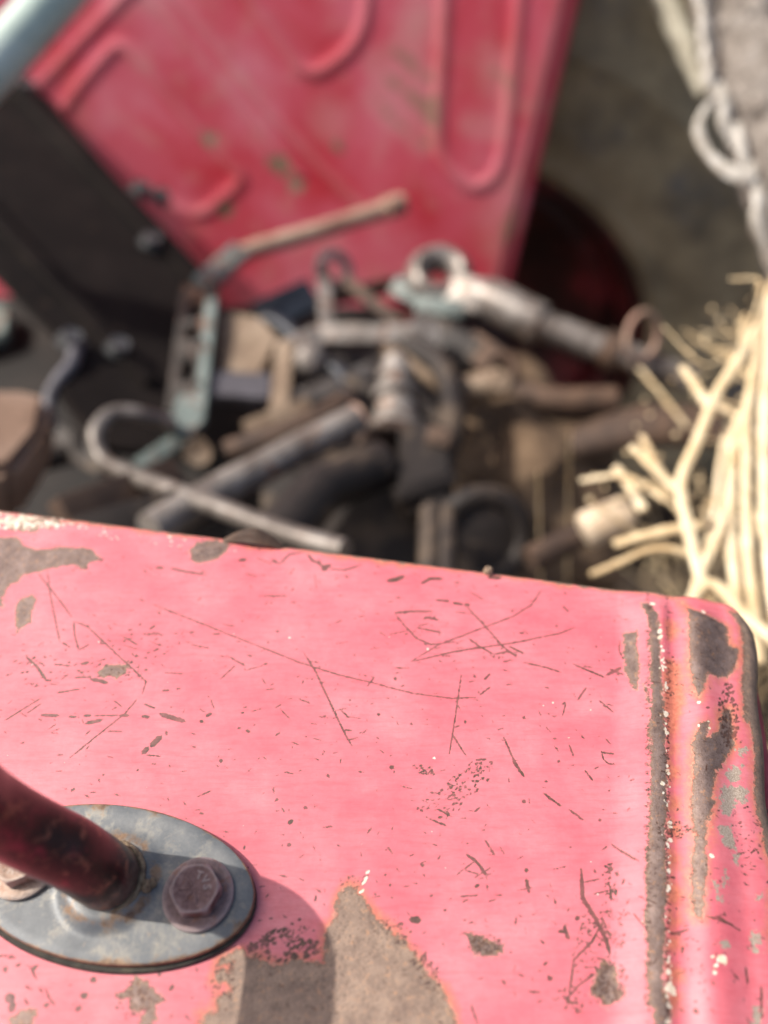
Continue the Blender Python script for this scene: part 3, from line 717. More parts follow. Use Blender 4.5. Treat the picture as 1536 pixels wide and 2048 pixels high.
def make_bolt(u, v, rot, marks_at, mat, wmat, lines):
    c = F(u, v, .0044)
    hz = .0024; hh = .0060
    base = c + EZ * (hz - .0001)
    parts = [hexhead(base, EZ, .0150, hh, rot)]
    top = hh * .96
    for i, ch in enumerate('TVS'):
        parts.append(place_glyph(ch, base, marks_at + i * .62, .0040, top))
    for a in lines:
        d = EU * math.sin(a) + EV * math.cos(a)
        parts.append(bar(base + d * .0012 + EZ * top, base + d * .0052 + EZ * top, .00055, .0006, EZ, .0002))
    bo = build('bolt', join(*parts), mat, handle)
    wp = [(.0040, 0), (.0112, 0), (.0118, .0004), (.0118, .0017), (.0112, .0022), (.0100, .0024), (.0040, .0024)]
    wv_, wf_ = lathe(wp, c, EZ, 56)
    wv_ = [p + EZ * .00018 * mnoise.noise(p * 150) for p in wv_]
    build('washer', (wv_, wf_), wmat, bo)
    return bo
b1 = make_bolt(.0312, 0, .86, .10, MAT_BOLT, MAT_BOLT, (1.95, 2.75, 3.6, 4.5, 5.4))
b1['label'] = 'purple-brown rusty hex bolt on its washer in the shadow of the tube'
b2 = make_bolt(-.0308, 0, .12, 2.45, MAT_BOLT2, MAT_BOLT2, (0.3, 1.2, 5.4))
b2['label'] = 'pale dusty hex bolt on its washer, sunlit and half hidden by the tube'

# ------------------------------------------------------------------ ground
MAT_SOIL = worn('dry_brown_soil', [(.030, .020, .013), (.062, .042, .028), (.12, .085, .057)], 9, .95, 0, .9, speck=(70, (.24, .17, .10), .60, .70), bdist=.03)
n = 90; gx = np.concatenate([-np.geomspace(400, 3, 20), np.linspace(-2.5, 2.5, n), np.geomspace(3, 400, 20)]); gy = np.concatenate([-np.geomspace(400, 3, 20), np.linspace(-2.5, 3.5, n), np.geomspace(4, 400, 20)])
GX, GY = np.meshgrid(gx, gy); GZ = np.zeros_like(GX)
for i in range(GX.shape[0]):
    for j in range(GX.shape[1]):
        if abs(GX[i, j]) < 3 and abs(GY[i, j]) < 4: GZ[i, j] = .05 * mnoise.noise(Vector((GX[i, j] * 3, GY[i, j] * 3, 0))) + .02 * mnoise.noise(Vector((GX[i, j] * 11, GY[i, j] * 11, 2)))
ii = np.arange(GX.size).reshape(GX.shape)
gfa = np.stack([ii[:-1, :-1], ii[:-1, 1:], ii[1:, 1:], ii[1:, :-1]], -1).reshape(-1, 4)
gme = np_mesh('ground', np.stack([GX, GY, GZ], -1).reshape(-1, 3), gfa); gme.materials.append(MAT_SOIL)
tag(link('ground', gme), kind='structure', label='bare brown soil under the tractor', cat='ground')

# ------------------------------------------------------------------ far fender's inner panel
MAT_FAR = None
def far_mat():
    m = M('dusty_hazed_red_paint')
    a = m.noise(6, 4, .6); b = m.noise(22, 6, .65); f = m.noise(90, 4, .6)
    c = m.ramp(a, [(.34, (.50, .028, .046)), (.52, (.58, .085, .125)), (.70, (.63, .175, .225))])  # paler stops also carry sky haze put into the paint colour
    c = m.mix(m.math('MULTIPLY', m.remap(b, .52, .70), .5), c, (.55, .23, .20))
    wear = m.attr('wear')
    w = m.remap(m.math('ADD', wear, m.math('MULTIPLY', m.math('SUBTRACT', b, .5), 1.4)), .50, .68)
    c = m.mix(w, c, m.ramp(f, [(.35, (.13, .058, .026)), (.6, (.26, .125, .058))]))
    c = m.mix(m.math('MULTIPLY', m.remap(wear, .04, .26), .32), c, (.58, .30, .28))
    lich = m.remap(m.math('ADD', m.attr('lichen'), m.math('MULTIPLY', m.math('SUBTRACT', f, .5), 1.6)), .35, .6)
    c = m.mix(lich, c, m.ramp(b, [(.35, (.11, .085, .04)), (.6, (.27, .26, .17))]))
    m.set(Base_Color=c, Roughness=m.math('ADD', m.math('MULTIPLY', b, .25), .36), Specular_IOR_Level=.5)
    m.bump(m.math('ADD', b, m.math('MULTIPLY', f, .3)), .25, .002); return m.m
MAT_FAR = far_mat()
VFAR = 1.24; KF = 1.24
P0F = F(0, VFAR, 0)
TILT, YAW = math.radians(13), math.radians(4)
FU = EU * math.cos(YAW) - EV * math.sin(YAW)
_fn = -EV * math.cos(YAW) - EU * math.sin(YAW)
FN = _fn * math.cos(TILT) + EZ * math.sin(TILT)
FZ = EZ * math.cos(TILT) - _fn * math.sin(TILT)
def on_far(px, py):
    p = on_plane(px, py, P0F, FN); q = p - P0F; return q.dot(FU), q.dot(FZ)
corner_lo = on_far(1008, 560); corner_hi = on_far(1140, 0)
zb = -.80
def right_edge(z): t = (z - corner_lo[1]) / (corner_hi[1] - corner_lo[1]); return corner_lo[0] + (corner_hi[0] - corner_lo[0]) * t
uu = np.linspace(-1.55, 0, 330); zz = np.linspace(zb, -.012, 170)
UU, ZZ = np.meshgrid(uu, zz)
UU = UU + np.array([right_edge(z) for z in zz])[:, None]
ribs = [([(130,215),(165,165),(225,98),(245,92),(262,104),(300,145),(390,255),(468,338),(480,352),(472,372),(400,428),(330,405)], .0115, .0062),
        ([(300,-60),(400,50),(520,200),(640,330),(735,425)], .0115, .0062), ([(240,-60),(330,30),(470,200),(600,350)], .010, .0045),
        ([(430,-80),(500,0),(590,120),(612,140),(640,142),(690,108),(718,70),(732,20),(738,-80)], .0115, .0062),
        ([(892,-80),(884,120),(876,270),(892,325),(930,365),(958,372),(990,350),(1008,300),(1020,200),(1036,40),(1046,-80)], .0115, .0062),
        ([(60,190),(150,95),(250,-10),(310,-70)], .010, .0055)]
hgt = np.zeros_like(UU); wearF = np.zeros_like(UU); lichF = np.zeros_like(UU)
for pts_, wd, hh in ribs:
    q = [on_far(*p) for p in pts_]; q = [(v.x, v.y) for v in catmull([Vector((a_, b_, 0)) for a_, b_ in q], 5)]
    d = np.full(UU.shape, 9.0)
    for i in range(len(q) - 1): d = np.minimum(d, seg_dist(UU, ZZ, q[i], q[i + 1])[0])
    wd, hh = wd * KF * 1.1, hh * KF * .48; k = np.clip(1 - d / wd, 0, 1); k = k * k * (3 - 2 * k); hgt += hh * k; wearF += .42 * np.clip(1 - d / (wd * .8), 0, 1) * (1 if hh < 0 else .55)
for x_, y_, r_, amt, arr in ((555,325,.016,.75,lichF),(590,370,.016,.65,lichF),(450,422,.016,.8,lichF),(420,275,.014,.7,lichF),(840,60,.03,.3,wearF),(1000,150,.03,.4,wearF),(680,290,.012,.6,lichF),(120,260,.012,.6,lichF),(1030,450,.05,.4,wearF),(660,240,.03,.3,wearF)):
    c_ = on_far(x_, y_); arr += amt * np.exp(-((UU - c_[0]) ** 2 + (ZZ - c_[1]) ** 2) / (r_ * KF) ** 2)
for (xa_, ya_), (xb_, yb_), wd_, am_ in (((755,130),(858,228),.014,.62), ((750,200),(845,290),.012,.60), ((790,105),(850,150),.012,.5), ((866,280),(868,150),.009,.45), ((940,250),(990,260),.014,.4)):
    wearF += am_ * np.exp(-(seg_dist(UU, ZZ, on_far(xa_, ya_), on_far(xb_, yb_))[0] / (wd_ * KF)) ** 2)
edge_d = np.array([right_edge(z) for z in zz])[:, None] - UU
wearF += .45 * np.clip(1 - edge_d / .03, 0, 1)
hgt -= .012 * np.clip(1 - edge_d / .012, 0, 1) ** 2
PW = np.stack([UU * FU[k] + hgt * FN[k] + ZZ * FZ[k] for k in range(3)], -1)
ii = np.arange(UU.size).reshape(UU.shape)
ffa = np.stack([ii[:-1, :-1], ii[:-1, 1:], ii[1:, 1:], ii[1:, :-1]], -1).reshape(-1, 4)
far = thing('fender', P0F, 'dusty pinkish-red fender side panel with pressed ribs and sky haze in its colour, behind the levers and linkage', 'fender', 'tractor fenders')
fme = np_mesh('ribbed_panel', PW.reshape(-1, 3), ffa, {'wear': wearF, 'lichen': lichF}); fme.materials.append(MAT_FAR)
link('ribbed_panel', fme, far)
# its rolled rear edge and the top sheet it carries
eg = [P0F + FU * (right_edge(z) + .002) + FZ * z - FN * .014 for z in np.linspace(zb, -.012, 8)]
build('edge_roll', tube(eg, .010, 12), MAT_FAR, far)
tp = [(-1.25, .0), (right_edge(0), .0), (right_edge(0), .34), (-1.25, .34)]
build('top_sheet', plate([P0F + FU * a_ + EV * (b_ + .004) + EZ * -.008 for a_, b_ in tp], .006), MAT_FAR, far)

# ------------------------------------------------------------------ rear tyre behind the far panel
MAT_TYRE = worn('dusty_tyre_rubber', [(.14, .118, .080), (.46, .385, .245), (.66, .555, .36)], 6, .9, 0, .4, speck=(4.5, (.20, .20, .19), .54, .66), bdist=.006)
MAT_RIM = worn('dull_red_rim_paint', [(.026, .011, .009), (.085, .020, .018), (.42, .05, .06)], 6, .55, 0, .2)
VT = 1.34
def on_tyre(px, py): p = on_plane(px, py, F(0, VT, 0), EV); q = p - F(0, VT, 0); return np.array([q.dot(EU), q.z])
qa, qb, qc = on_tyre(1095, 372), on_tyre(1205, 455), on_tyre(1278, 640)
# circle through the three marks on the bead edge, limited to a real 28-inch rim
mat_ = np.array([[2 * (qb - qa)[0], 2 * (qb - qa)[1]], [2 * (qc - qa)[0], 2 * (qc - qa)[1]]])
cen = np.linalg.solve(mat_, np.array([qb @ qb - qa @ qa, qc @ qc - qa @ qa])); RB = float(np.hypot(*(qa - cen)))
print('rim fit', cen, RB)
RB_USE = .42
cen = qb + (cen - qb) / np.hypot(*(cen - qb)) * RB_USE
tyre = thing('tractor_tyre', F(cen[0], VT, cen[1]), 'dusty dark tractor tyre with a dull red rim, behind the far red panel', 'tyre')
TC = F(cen[0], VT, cen[1])
RO = RB_USE + .37
prof = [(RB_USE, .03), (RB_USE + .006, .0), (RB_USE + .03, -.016), (RB_USE + .05, -.014), (RB_USE + .08, -.030), (RB_USE + .15, -.042), (RB_USE + .20, -.036), (RB_USE + .215, -.040), (RB_USE + .235, -.028), (RB_USE + .265, .0), (RO - .01, .03), (RO, .09), (RO + .005, .17), (RO, .25), (RO - .02, .31), (RB_USE + .2, .37), (RB_USE + .1, .36), (RB_USE, .30)]
build('tyre_carcass', lathe(prof, TC, EV, 96, close=False), MAT_TYRE, tyre)
ta = EV.orthogonal().normalized(); tb_ = EV.cross(ta)
def rad(w): return ta * math.cos(w) + tb_ * math.sin(w)
for k in range(22):
    for sd in (0, 1):
        w0 = 2 * math.pi * (k + .5 * sd) / 22
        v0, v1 = (-.020, .16) if sd == 0 else (.36, .18)
        p_ = TC + rad(w0) * (RO - .012) + EV * (v0 + .02); q_ = TC + rad(w0 + .16) * (RO + .016) + EV * v1
        build('tread_lug', bar(p_, q_, .045, .05, rad(w0 + .08), .008), MAT_TYRE, tyre)
build('rim', join(lathe([(RB_USE - .002, .05), (RB_USE + .004, .012), (RB_USE - .006, .002), (RB_USE - .018, .012), (RB_USE - .022, .06), (RB_USE - .05, .09), (RB_USE - .055, .16)], TC, EV, 72, close=False)), MAT_RIM, tyre)
build('wheel_disc', lathe([(RB_USE - .05, .12), (RB_USE - .09, .10), (RB_USE - .16, .15), (.09, .16), (.085, .10), (.01, .10)], TC, EV, 48, close=False), MAT_RIM, tyre)

# ------------------------------------------------------------------ dark plate at the left
KB[0] = 1.28
MAT_DARK = worn('dark_brown_painted_plate', [(.0065, .0043, .0038), (.012, .0084, .0073), (.023, .0165, .014)], 12, .85, .1, .2, speck=(60, (.085, .055, .035), .62, .72))
MAT_DARK.node_tree.nodes['Principled BSDF'].inputs['Specular IOR Level'].default_value = .2
MAT_DULL = worn('dull_grey_bolt_steel', [(.05, .050, .050), (.11, .112, .112), (.22, .225, .225)], 120, .45, .4, .3)
A_, B_, C_ = at(0, 125, .98), at(420, 560, .90), at(150, 720, .74)
ND = (B_ - A_).cross(C_ - A_).normalized()
if ND.dot(CAM - A_) < 0: ND = -ND
def on_dark(px_, py_): return on_plane(px_, py_, A_, ND)
plate_poly = [(-420,-330),(-40,88),(60,165),(100,200),(225,345),(330,455),(420,558),(405,700),(388,830),(300,905),(195,892),(118,775),(155,705),(75,628),(0,548),(-420,140)]
dk = thing('backing_plate', on_dark(200, 500), 'dark brown sloping metal plate with bolts along its edges, at the left', 'metal plate')
build('plate', plate([on_dark(*p) for p in plate_poly], .010, ND), MAT_DARK, dk)
def inset(p, k): return on_dark(*p) + ND * k
build('edge_strip', bar(inset((-380, -255), .004), inset((405, 572), .004), .022, .010, ND), MAT_DARK, dk)
build('stiffener', bar(inset((-380, 40), .003), inset((300, 770), .003), .016, .008, ND), MAT_DARK, dk)
bolt0 = None
for bx_, by_ in ((52,185),(280,388),(318,402),(300,492),(140,690),(235,705)):
    c_ = on_dark(bx_, by_)
    if bolt0 is None:
        vb, fb = join(hexhead(c_ + ND * .005, ND, .017, .009), lathe([(.003, .002), (.0125, .002), (.0125, .0045), (.003, .0045)], c_, ND, 24))
        bolt0 = build('bolt', (vb, fb), MAT_DULL, dk); b00 = c_
    else:
        o = bolt0.copy(); COL.objects.link(o); o.parent = dk; o.location = c_ - b00

MAT_SUNLIT_TAN = worn('sunlit_tan_tint', [(.48, .35, .23), (.60, .47, .33), (.70, .58, .43)], 40, .7, 0, .2)  # brighter tan for the stub head, sunlight put into the colour
MAT_PALE_BAND = worn('pale_band_tone', [(.26, .23, .17), (.40, .37, .29), (.52, .49, .40)], 30, .8, 0, .3)  # tone of a pale highlight band, put into the colour

# ------------------------------------------------------------------ linkage and levers between the fenders
MAT_STEEL = worn('weathered_grey_steel', [(.070, .052, .042), (.185, .160, .140), (.36, .33, .30)], 30, .42, .35, .3, speck=(45, (.17, .085, .045), .56, .66))
MAT_TEAL = worn('faded_blue_green_paint', [(.075, .085, .078), (.16, .20, .185), (.30, .36, .34)], 35, .55, .05, .3, speck=(40, (.20, .10, .06), .55, .64))
MAT_RUSTY = worn('rusty_brown_iron', [(.035, .021, .016), (.080, .048, .032), (.17, .10, .062)], 28, .75, .1, .5)
MAT_CAST = worn('oily_dark_casting', [(.008, .0052, .0042), (.020, .0135, .0105), (.048, .034, .026)], 13, .65, .05, .5, speck=(16, (.11, .078, .052), .54, .66))
MAT_GAP_SHADE = worn('oily_gap_shade', [(.004, .0028, .0022), (.009, .006, .0045), (.024, .0165, .012)], 14, .75, 0, .5)  # near-black: the shade of the gaps is put into this colour
MAT_PALESTEEL = worn('pale_worn_steel', [(.10, .075, .060), (.24, .21, .185), (.42, .385, .35)], 34, .5, .2, .3, speck=(40, (.22, .11, .06), .57, .66))
MAT_BRACKET = worn('rust_spotted_dark_iron', [(.016, .012, .011), (.040, .030, .025), (.085, .058, .042)], 26, .7, .1, .4, speck=(30, (.20, .085, .045), .55, .64))
MAT_TAN = worn('dusty_tan_iron', [(.12, .078, .050), (.23, .16, .105), (.36, .275, .195)], 30, .7, .05, .3)
MAT_BLUEBLACK = worn('black_blue_plastic', [(.008, .010, .016), (.016, .020, .030), (.035, .045, .062)], 30, .45, 0, .1)
MAT_BLUEGREY = worn('blue_grey_iron', [(.050, .045, .050), (.095, .089, .102), (.16, .155, .17)], 25, .55, .1, .2)
MAT_PINKROD = worn('pale_rusty_rod', [(.26, .12, .085), (.42, .26, .19), (.52, .38, .28)], 35, .6, .05, .2)
MAT_GREEN = worn('pale_green_paint', [(.42, .54, .47), (.56, .68, .60), (.66, .76, .70)], 12, .4, 0, .1)
MAT_BROWNMUD = worn('dry_caked_mud', [(.070, .042, .024), (.135, .086, .050), (.21, .14, .085)], 22, .95, 0, .8, bdist=.006)

t = thing('control_lever', at(490, 500, .95), 'pale rusty lever rod lying across the foot of the red panel', 'lever')
build('rod', tube(T((440,528,.93),(500,500,.94),(640,460,.96),(790,412,.98)), .0098, 14), MAT_PINKROD, t)
build('grip_collar', tube(T((770,418,.975),(804,407,.985)), .0125, 16), MAT_PINKROD, t)

t = thing('slotted_bracket', at(380, 850, .72), 'tall blue-green slotted bracket beside the dark plate', 'bracket')
build('slotted_strip', join(bar(at(426, 590, .83), at(392, 840, .74), .014, .012), bar(at(375, 585, .84), at(345, 830, .75), .010, .012), bar(at(372, 592, .835), at(432, 588, .83), .020, .012), bar(at(356, 705, .79), at(412, 700, .78), .020, .012), bar(at(345, 800, .76), at(402, 795, .75), .03, .012), bar(at(366, 650, .81), at(420, 646, .80), .008, .012)), MAT_BRACKET, t)
build('face_strip', bar(at(424, 600, .815), at(398, 850, .725), .010, .006), MAT_TEAL, t)
build('top_clip', bar(at(404, 572, .83), at(482, 502, .90), .022, .012), MAT_TEAL, t)
build('foot_plate', plate(T((360,800,.73),(418,795,.73),(412,850,.72),(380,882,.71),(335,870,.71)), .008), MAT_TEAL, t)
build('strut', bar(at(385, 860, .72), at(275, 935, .70), .013, .008), MAT_TEAL, t)

tag(build('bent_rod', tube(catmull(T((345,850,.70),(290,832,.68),(228,828,.67),(192,868,.655),(212,925,.645),(300,964,.61),(430,1012,.565),(560,1062,.53),(690,1100,.50)), 6), .0068, 14), MAT_STEEL), 'grey rod bent back in a round hook, left of the open pipe', 'rod')

t = thing('lift_pipe', at(430, 985, .62), 'grey rusty pipe with an open cut end pointing up to the right', 'pipe')
build('pipe_barrel', tube(T((300,1060,.56),(430,985,.60),(580,905,.635),(712,838,.665)), [.0125, .0125, .012, .0118], 24, hollow=.66), MAT_PALESTEEL, t)
build('end_ring', ring(at(716, 836, .666), at(712, 838, .665) - at(580, 905, .635), .0108, .0020, 28, 8), MAT_PINKROD, t)  # paler pinkish ring, sunlight on the rim put into its colour
build('seam_rib', bar(at(440, 1010, .596), at(700, 872, .655), .006, .004), MAT_RUSTY, t)

t = thing('spool_valve', at(790, 900, .70), 'upright grey spool with stacked collars above the dark casting', 'valve')
vdir = (at(790, 690, .76) - at(790, 890, .70)).normalized()
build('spool', lathe([(.004, 0), (.026, 0), (.026, .012), (.018, .016), (.018, .034), (.014, .038), (.014, .062), (.017, .064), (.017, .072), (.012, .074), (.012, .088), (.006, .090)], at(792, 880, .70), vdir, 28), MAT_PALESTEEL, t)
build('collar', lathe([(.014, .040), (.0205, .042), (.0205, .050), (.014, .052)], at(792, 880, .70), vdir, 28), MAT_STEEL, t)
build('base_flange', lathe([(.01, -.012), (.034, -.012), (.034, -.002), (.01, -.002)], at(792, 880, .70), vdir, 6), MAT_RUSTY, t)

t = thing('rocker_arm', at(700, 680, .80), 'pale blue-grey flat arm crossing above the spool', 'arm')
build('flat_arm', join(bar(at(565, 705, .80), at(650, 665, .81), .020, .010), bar(at(640, 668, .81), at(860, 668, .80), .018, .012)), MAT_PALESTEEL, t)
build('end_boss', lathe([(.002, -.008), (.014, -.008), (.014, .010), (.002, .010)], at(850, 672, .80), -CF, 24), MAT_STEEL, t)

t = thing('lug_bracket', at(655, 660, .84), 'grey upright lug with an eye at its top, left of the ring joint', 'bracket')
build('eye', ring(at(668, 540, .88), (CF * -1 + CR * .5), .0165, .0055, 26, 10), MAT_PALESTEEL, t)
build('shank', bar(at(648, 545, .88), at(655, 690, .82), .014, .012), MAT_STEEL, t)
build('brace', bar(at(690, 560, .88), at(800, 650, .84), .012, .010), MAT_RUSTY, t)

t = thing('top_link', at(880, 570, .88), 'grey top link with a thick ring joint and long stepped barrel', 'link')
build('ring_joint', join(ring(at(878, 556, .90), (0, -.35, 1), .0245, .0125, 32, 12, 1.5), bar(at(905, 585, .89), at(975, 605, .875), .036, .030)), MAT_STEEL, t)
build('yoke', join(bar(at(790, 575, .91), at(850, 600, .895), .022, .018), bar(at(835, 610, .89), at(930, 622, .875), .018, .016)), MAT_TEAL, t)
build('barrel', tube(T((955,588,.88),(975,596,.876),(1080,648,.86),(1088,652,.858),(1215,698,.84),(1385,762,.82)), [.017, .0215, .0215, .0155, .0150, .0130], 22), MAT_STEEL, t)
build('collar', tube(T((1205,694,.842),(1238,707,.838)), .019, 20), MAT_RUSTY, t)
build('pull_ring', ring(at(1285, 672, .80), (.55, -.7, .45), .0225, .0029, 30, 10), MAT_PINKROD, t)

tag(build('rubber_block', bar(at(515, 640, .86), at(628, 590, .87), .034, .020, bevel=.004), MAT_BLUEBLACK), 'blue-black rubber block between bracket and lug', 'block')
t = thing('hinge_frame', at(560, 780, .78), 'tan and blue-grey hinge frame under the rubber block', 'frame')
build('post', bar(at(572, 690, .80), at(556, 860, .74), .017, .014), MAT_TAN, t)
build('cross_plate', plate(T((420,760,.78),(545,765,.78),(542,815,.76),(418,808,.76)), .012), MAT_BLUEGREY, t)
build('corner_gusset', plate(T((445,640,.84),(520,650,.83),(560,690,.81),(520,770,.79),(448,755,.79)), .012), MAT_TAN, t)
build('lower_bar', bar(at(490, 860, .72), at(620, 808, .73), .014, .012), MAT_TAN, t)
tag(build('rusty_nut', hexhead(at(397, 905, .70), (at(397, 905, .70) - CAM) * -1, .022, .014), MAT_TAN), 'tan rusted nut just under the slotted bracket', 'nut')

t = thing('hydraulic_housing', at(800, 1000, .62), 'dark oily cast housing in the middle, under the spool', 'housing')
def boxpx(x0, y0, x1, y1, d, depth, tilt=0.0, bev=.006):
    c0, c1, c2, c3 = at(x0, y0, d), at(x1, y0 + tilt, d), at(x1, y1 + tilt, d * .93), at(x0, y1, d * .93)
    nrm = (c1 - c0).cross(c3 - c0).normalized()
    if nrm.dot(CAM - c0) < 0: nrm = -nrm
    return plate([c0, c1, c2, c3], depth, nrm, bev)
build('housing_body', join(boxpx(520, 905, 905, 1200, .70, .14), boxpx(560, 850, 780, 930, .74, .10, 8), boxpx(640, 700, 900, 880, .86, .12)), MAT_CAST, t)
build('side_cover', boxpx(800, 830, 910, 1010, .67, .03, 12), MAT_CAST, t)
build('ledge', bar(at(790, 990, .63), at(905, 955, .64), .012, .02), MAT_CAST, t)
build('cover_ear', bar(at(855, 868, .66), at(905, 880, .655), .014, .012), MAT_RUSTY, t)
build('pipe_stub', join(tube(T((862,1020,.60),(858,1200,.54)), .0085, 14), tube(T((895,1020,.60),(893,1200,.54)), .007, 14)), MAT_CAST, t)
build('rear_web', plate(T((300,640,.98),(980,640,.98),(1100,900,.86),(520,960,.80),(300,900,.86)), .02), MAT_GAP_SHADE, t)

tag(build('foot_plate', plate(T((-260,640,1.02),(330,600,1.02),(620,760,.92),(660,1200,.78),(-260,1200,.72)), .02), MAT_GAP_SHADE), 'oily floor plate with gap shade put into its black colour, low under the levers, behind the near fender', 'plate')
t = thing('drop_lever', at(900, 770, .78), 'short tan lever head resting on the caked mud, right of the spool', 'lever')
build('arm', tube(catmull(T((770,700,.80),(850,742,.79),(915,775,.78),(1005,762,.77))), [.008, .009, .012, .013], 14), MAT_TAN, t)
build('pin', lathe([(.002, -.008), (.009, -.008), (.009, .008), (.002, .008)], at(1000, 765, .765), -CF, 18), MAT_TAN, t)

def mound(rings_, seed):
    V, Fc = [], []; n_ = 40
    c = at(1005, 900, .84)
    for i in range(15):
        th = math.pi * .55 * i / 14
        for k in range(n_):
            ph = 2 * math.pi * k / n_; d = Vector((math.sin(th) * math.cos(ph) * .165, math.sin(th) * math.sin(ph) * .21, math.cos(th) * .16 - .08))
            V.append(c + d * (.9 + .40 * mnoise.noise(d * 14 + Vector((seed, 0, 0))) + .08 * mnoise.noise(d * 60)))
    for i in range(14):
        for k in range(n_): Fc.append([i * n_ + k, i * n_ + (k + 1) % n_, (i + 1) * n_ + (k + 1) % n_, (i + 1) * n_ + k])
    return V, Fc
tag(build('caked_mud', mound(0, 4), MAT_BROWNMUD), 'lump of dry brown mud caked behind the dark housing', 'mud')
tag(build('drawbar_arm', tube(catmull(T((1100,905,.80),(1200,872,.79),(1310,850,.78),(1440,855,.77))), [.014, .020, .024, .020], 16, flat=.7), MAT_RUSTY), 'orange-brown curved arm reaching right behind the dry grass', 'arm')
t = thing('draft_flange', at(960, 1080, .62), 'grey-brown round flange showing just over the near fender', 'flange')
build('flange_ring', ring(at(965, 1075, .63), (.15, -.75, .65), .032, .009, 30, 10), MAT_CAST, t)
build('flange_face', lathe([(.001, -.004), (.03, -.004), (.03, .004), (.012, .008), (.001, .008)], at(965, 1075, .632), (.15, -.75, .65), 30), MAT_CAST, t)
t = thing('stub_pin', at(1200, 1050, .62), 'sunlit tan stub end poking out of the dry grass', 'pin')
build('shaft', tube(T((1060,1120,.60),(1150,1075,.61),(1190,1055,.615)), .010, 16), MAT_RUSTY, t)
build('head', tube(T((1166,1064,.56),(1174,1060,.56),(1252,1028,.565),(1260,1025,.565)), [.0105, .0130, .0130, .0105], 22), MAT_SUNLIT_TAN, t)

tag(build('hydraulic_hose', tube(catmull(T((470,700,.85),(540,640,.84),(640,720,.80),(690,760,.78),(720,860,.74),(690,930,.72)), 6), .0075, 12), MAT_BLUEBLACK), 'black rubber hose looping from the blue-black block down to the pipe', 'hose')
tag(build('link_strap', bar(at(575, 805, .765), at(748, 738, .79), .016, .006), MAT_STEEL), 'flat grey strap between the tan hinge post and the spool', 'strap')
tag(build('cross_rod', tube(T((690,760,.75),(905,850,.72)), .006, 12), MAT_CAST), 'dark thin rod running down behind the spool', 'rod')
tag(build('red_block', boxpx(800, 605, 880, 650, .93, .03), MAT_RIM), 'small dull red block under the ring joint of the top link', 'block')
tag(build('pale_band', tube(catmull(T((1290,-90,.92),(1330,0,.90),(1380,110,.88),(1405,190,.87))), [.012, .013, .011, .006], 12, wob=.2), MAT_PALE_BAND), 'pale yellowish highlight band made as a stick between the tyre and the frayed branch', 'strip')  # thin tapered tube added in place of a pale highlight band
tag(build('linkage_rod', tube(catmull(T((455,905,.70),(560,870,.70),(640,835,.71),(700,800,.73)), 5), .0105, 14), MAT_RUSTY), 'thick rusty rod lying just above the open pipe', 'rod')
tag(build('bent_link', tube(catmull(T((820,690,.80),(880,730,.77),(905,800,.74),(890,900,.70),(800,960,.66)), 6), .0115, 14), MAT_CAST), 'dark greasy link curving round the right side of the spool', 'link')
tag(build('greasy_shaft', tube(T((520,1120,.56),(640,980,.62),(760,930,.66)), .020, 20), MAT_CAST), 'thick greasy shaft under the open pipe', 'shaft')
tag(build('rear_rod', tube(T((430,690,.86),(640,600,.92),(830,560,.96)), .0085, 14), MAT_RUSTY), 'rusty rod behind the rubber block and lug', 'rod')
tag(build('cross_tube', tube(catmull(T((930,690,.84),(1010,770,.82),(1100,800,.80),(1230,800,.80)), 5), .013, 16), MAT_RUSTY), 'rusty tube sagging under the top link barrel', 'tube')
t = thing('forged_lever', at(870, 700, .82), 'dark brown forged arm under the ring joint', 'arm')
build('forged_arm', bar(at(830, 650, .86), at(960, 720, .82), .034, .026, bevel=.006), MAT_CAST, t)
build('clamp', join(bar(at(935, 690, .83), at(1000, 735, .81), .030, .022, bevel=.004), ring(at(1000, 740, .805), -CF, .014, .006, 22, 8)), MAT_RUSTY, t)
tag(build('grease_cap', lathe([(.001, .014), (.010, .012), (.015, .006), (.017, -.004), (.017, -.02), (.001, -.02)], at(620, 720, .79), -CF, 24), MAT_PALESTEEL), 'round worn cap beside the tan hinge post', 'cap')
tag(build('lower_rod', tube(T((-60,960,.68),(150,905,.73),(340,800,.80)), .010, 14), MAT_CAST), 'dark rod crossing behind the purple-grey bracket', 'rod')

# left corner scraps
tag(build('clay_block', plate(T((-120,880,.66),(60,876,.68),(112,895,.68),(95,960,.64),(40,1050,.60),(-120,1060,.58)), .05, bevel=.008), worn('brown_painted_block', [(.13, .075, .045), (.24, .15, .10), (.32, .22, .16)], 14, .6, 0, .2)), 'brown block end low in the left corner', 'block')
t = thing('lower_bracket', at(180, 900, .68), 'purple-grey bracket under the foot of the dark plate', 'bracket')
build('arm', bar(at(95, 860, .74), at(300, 985, .69), .020, .014), MAT_CAST, t)
build('hook', tube(catmull(T((148,690,.745),(146,722,.735),(118,760,.72),(98,800,.71),(100,860,.70))), .006, 12), MAT_BLUEGREY, t)
build('lower_rail', bar(at(120, 1035, .58), at(350, 950, .65), .026, .02), MAT_RUSTY, t)
build('under_rail', bar(at(160, 1080, .56), at(420, 1000, .60), .03, .02), MAT_CAST, t)
tag(build('scrap_sheet', plate(T((-140,590,.98),(-10,618,.98),(32,640,.97),(28,690,.95),(-40,712,.94),(-140,700,.94)), .02, bevel=.004), MAT_TEAL), 'scrap of faded green painted metal at the far left', 'metal sheet')
tag(build('green_pole', tube(T((-190,310,.70),(-30,150,.71),(70,40,.72),(190,-100,.73)), .0205, 24), MAT_GREEN), 'pale mint-green pole crossing the top left corner', 'pole')

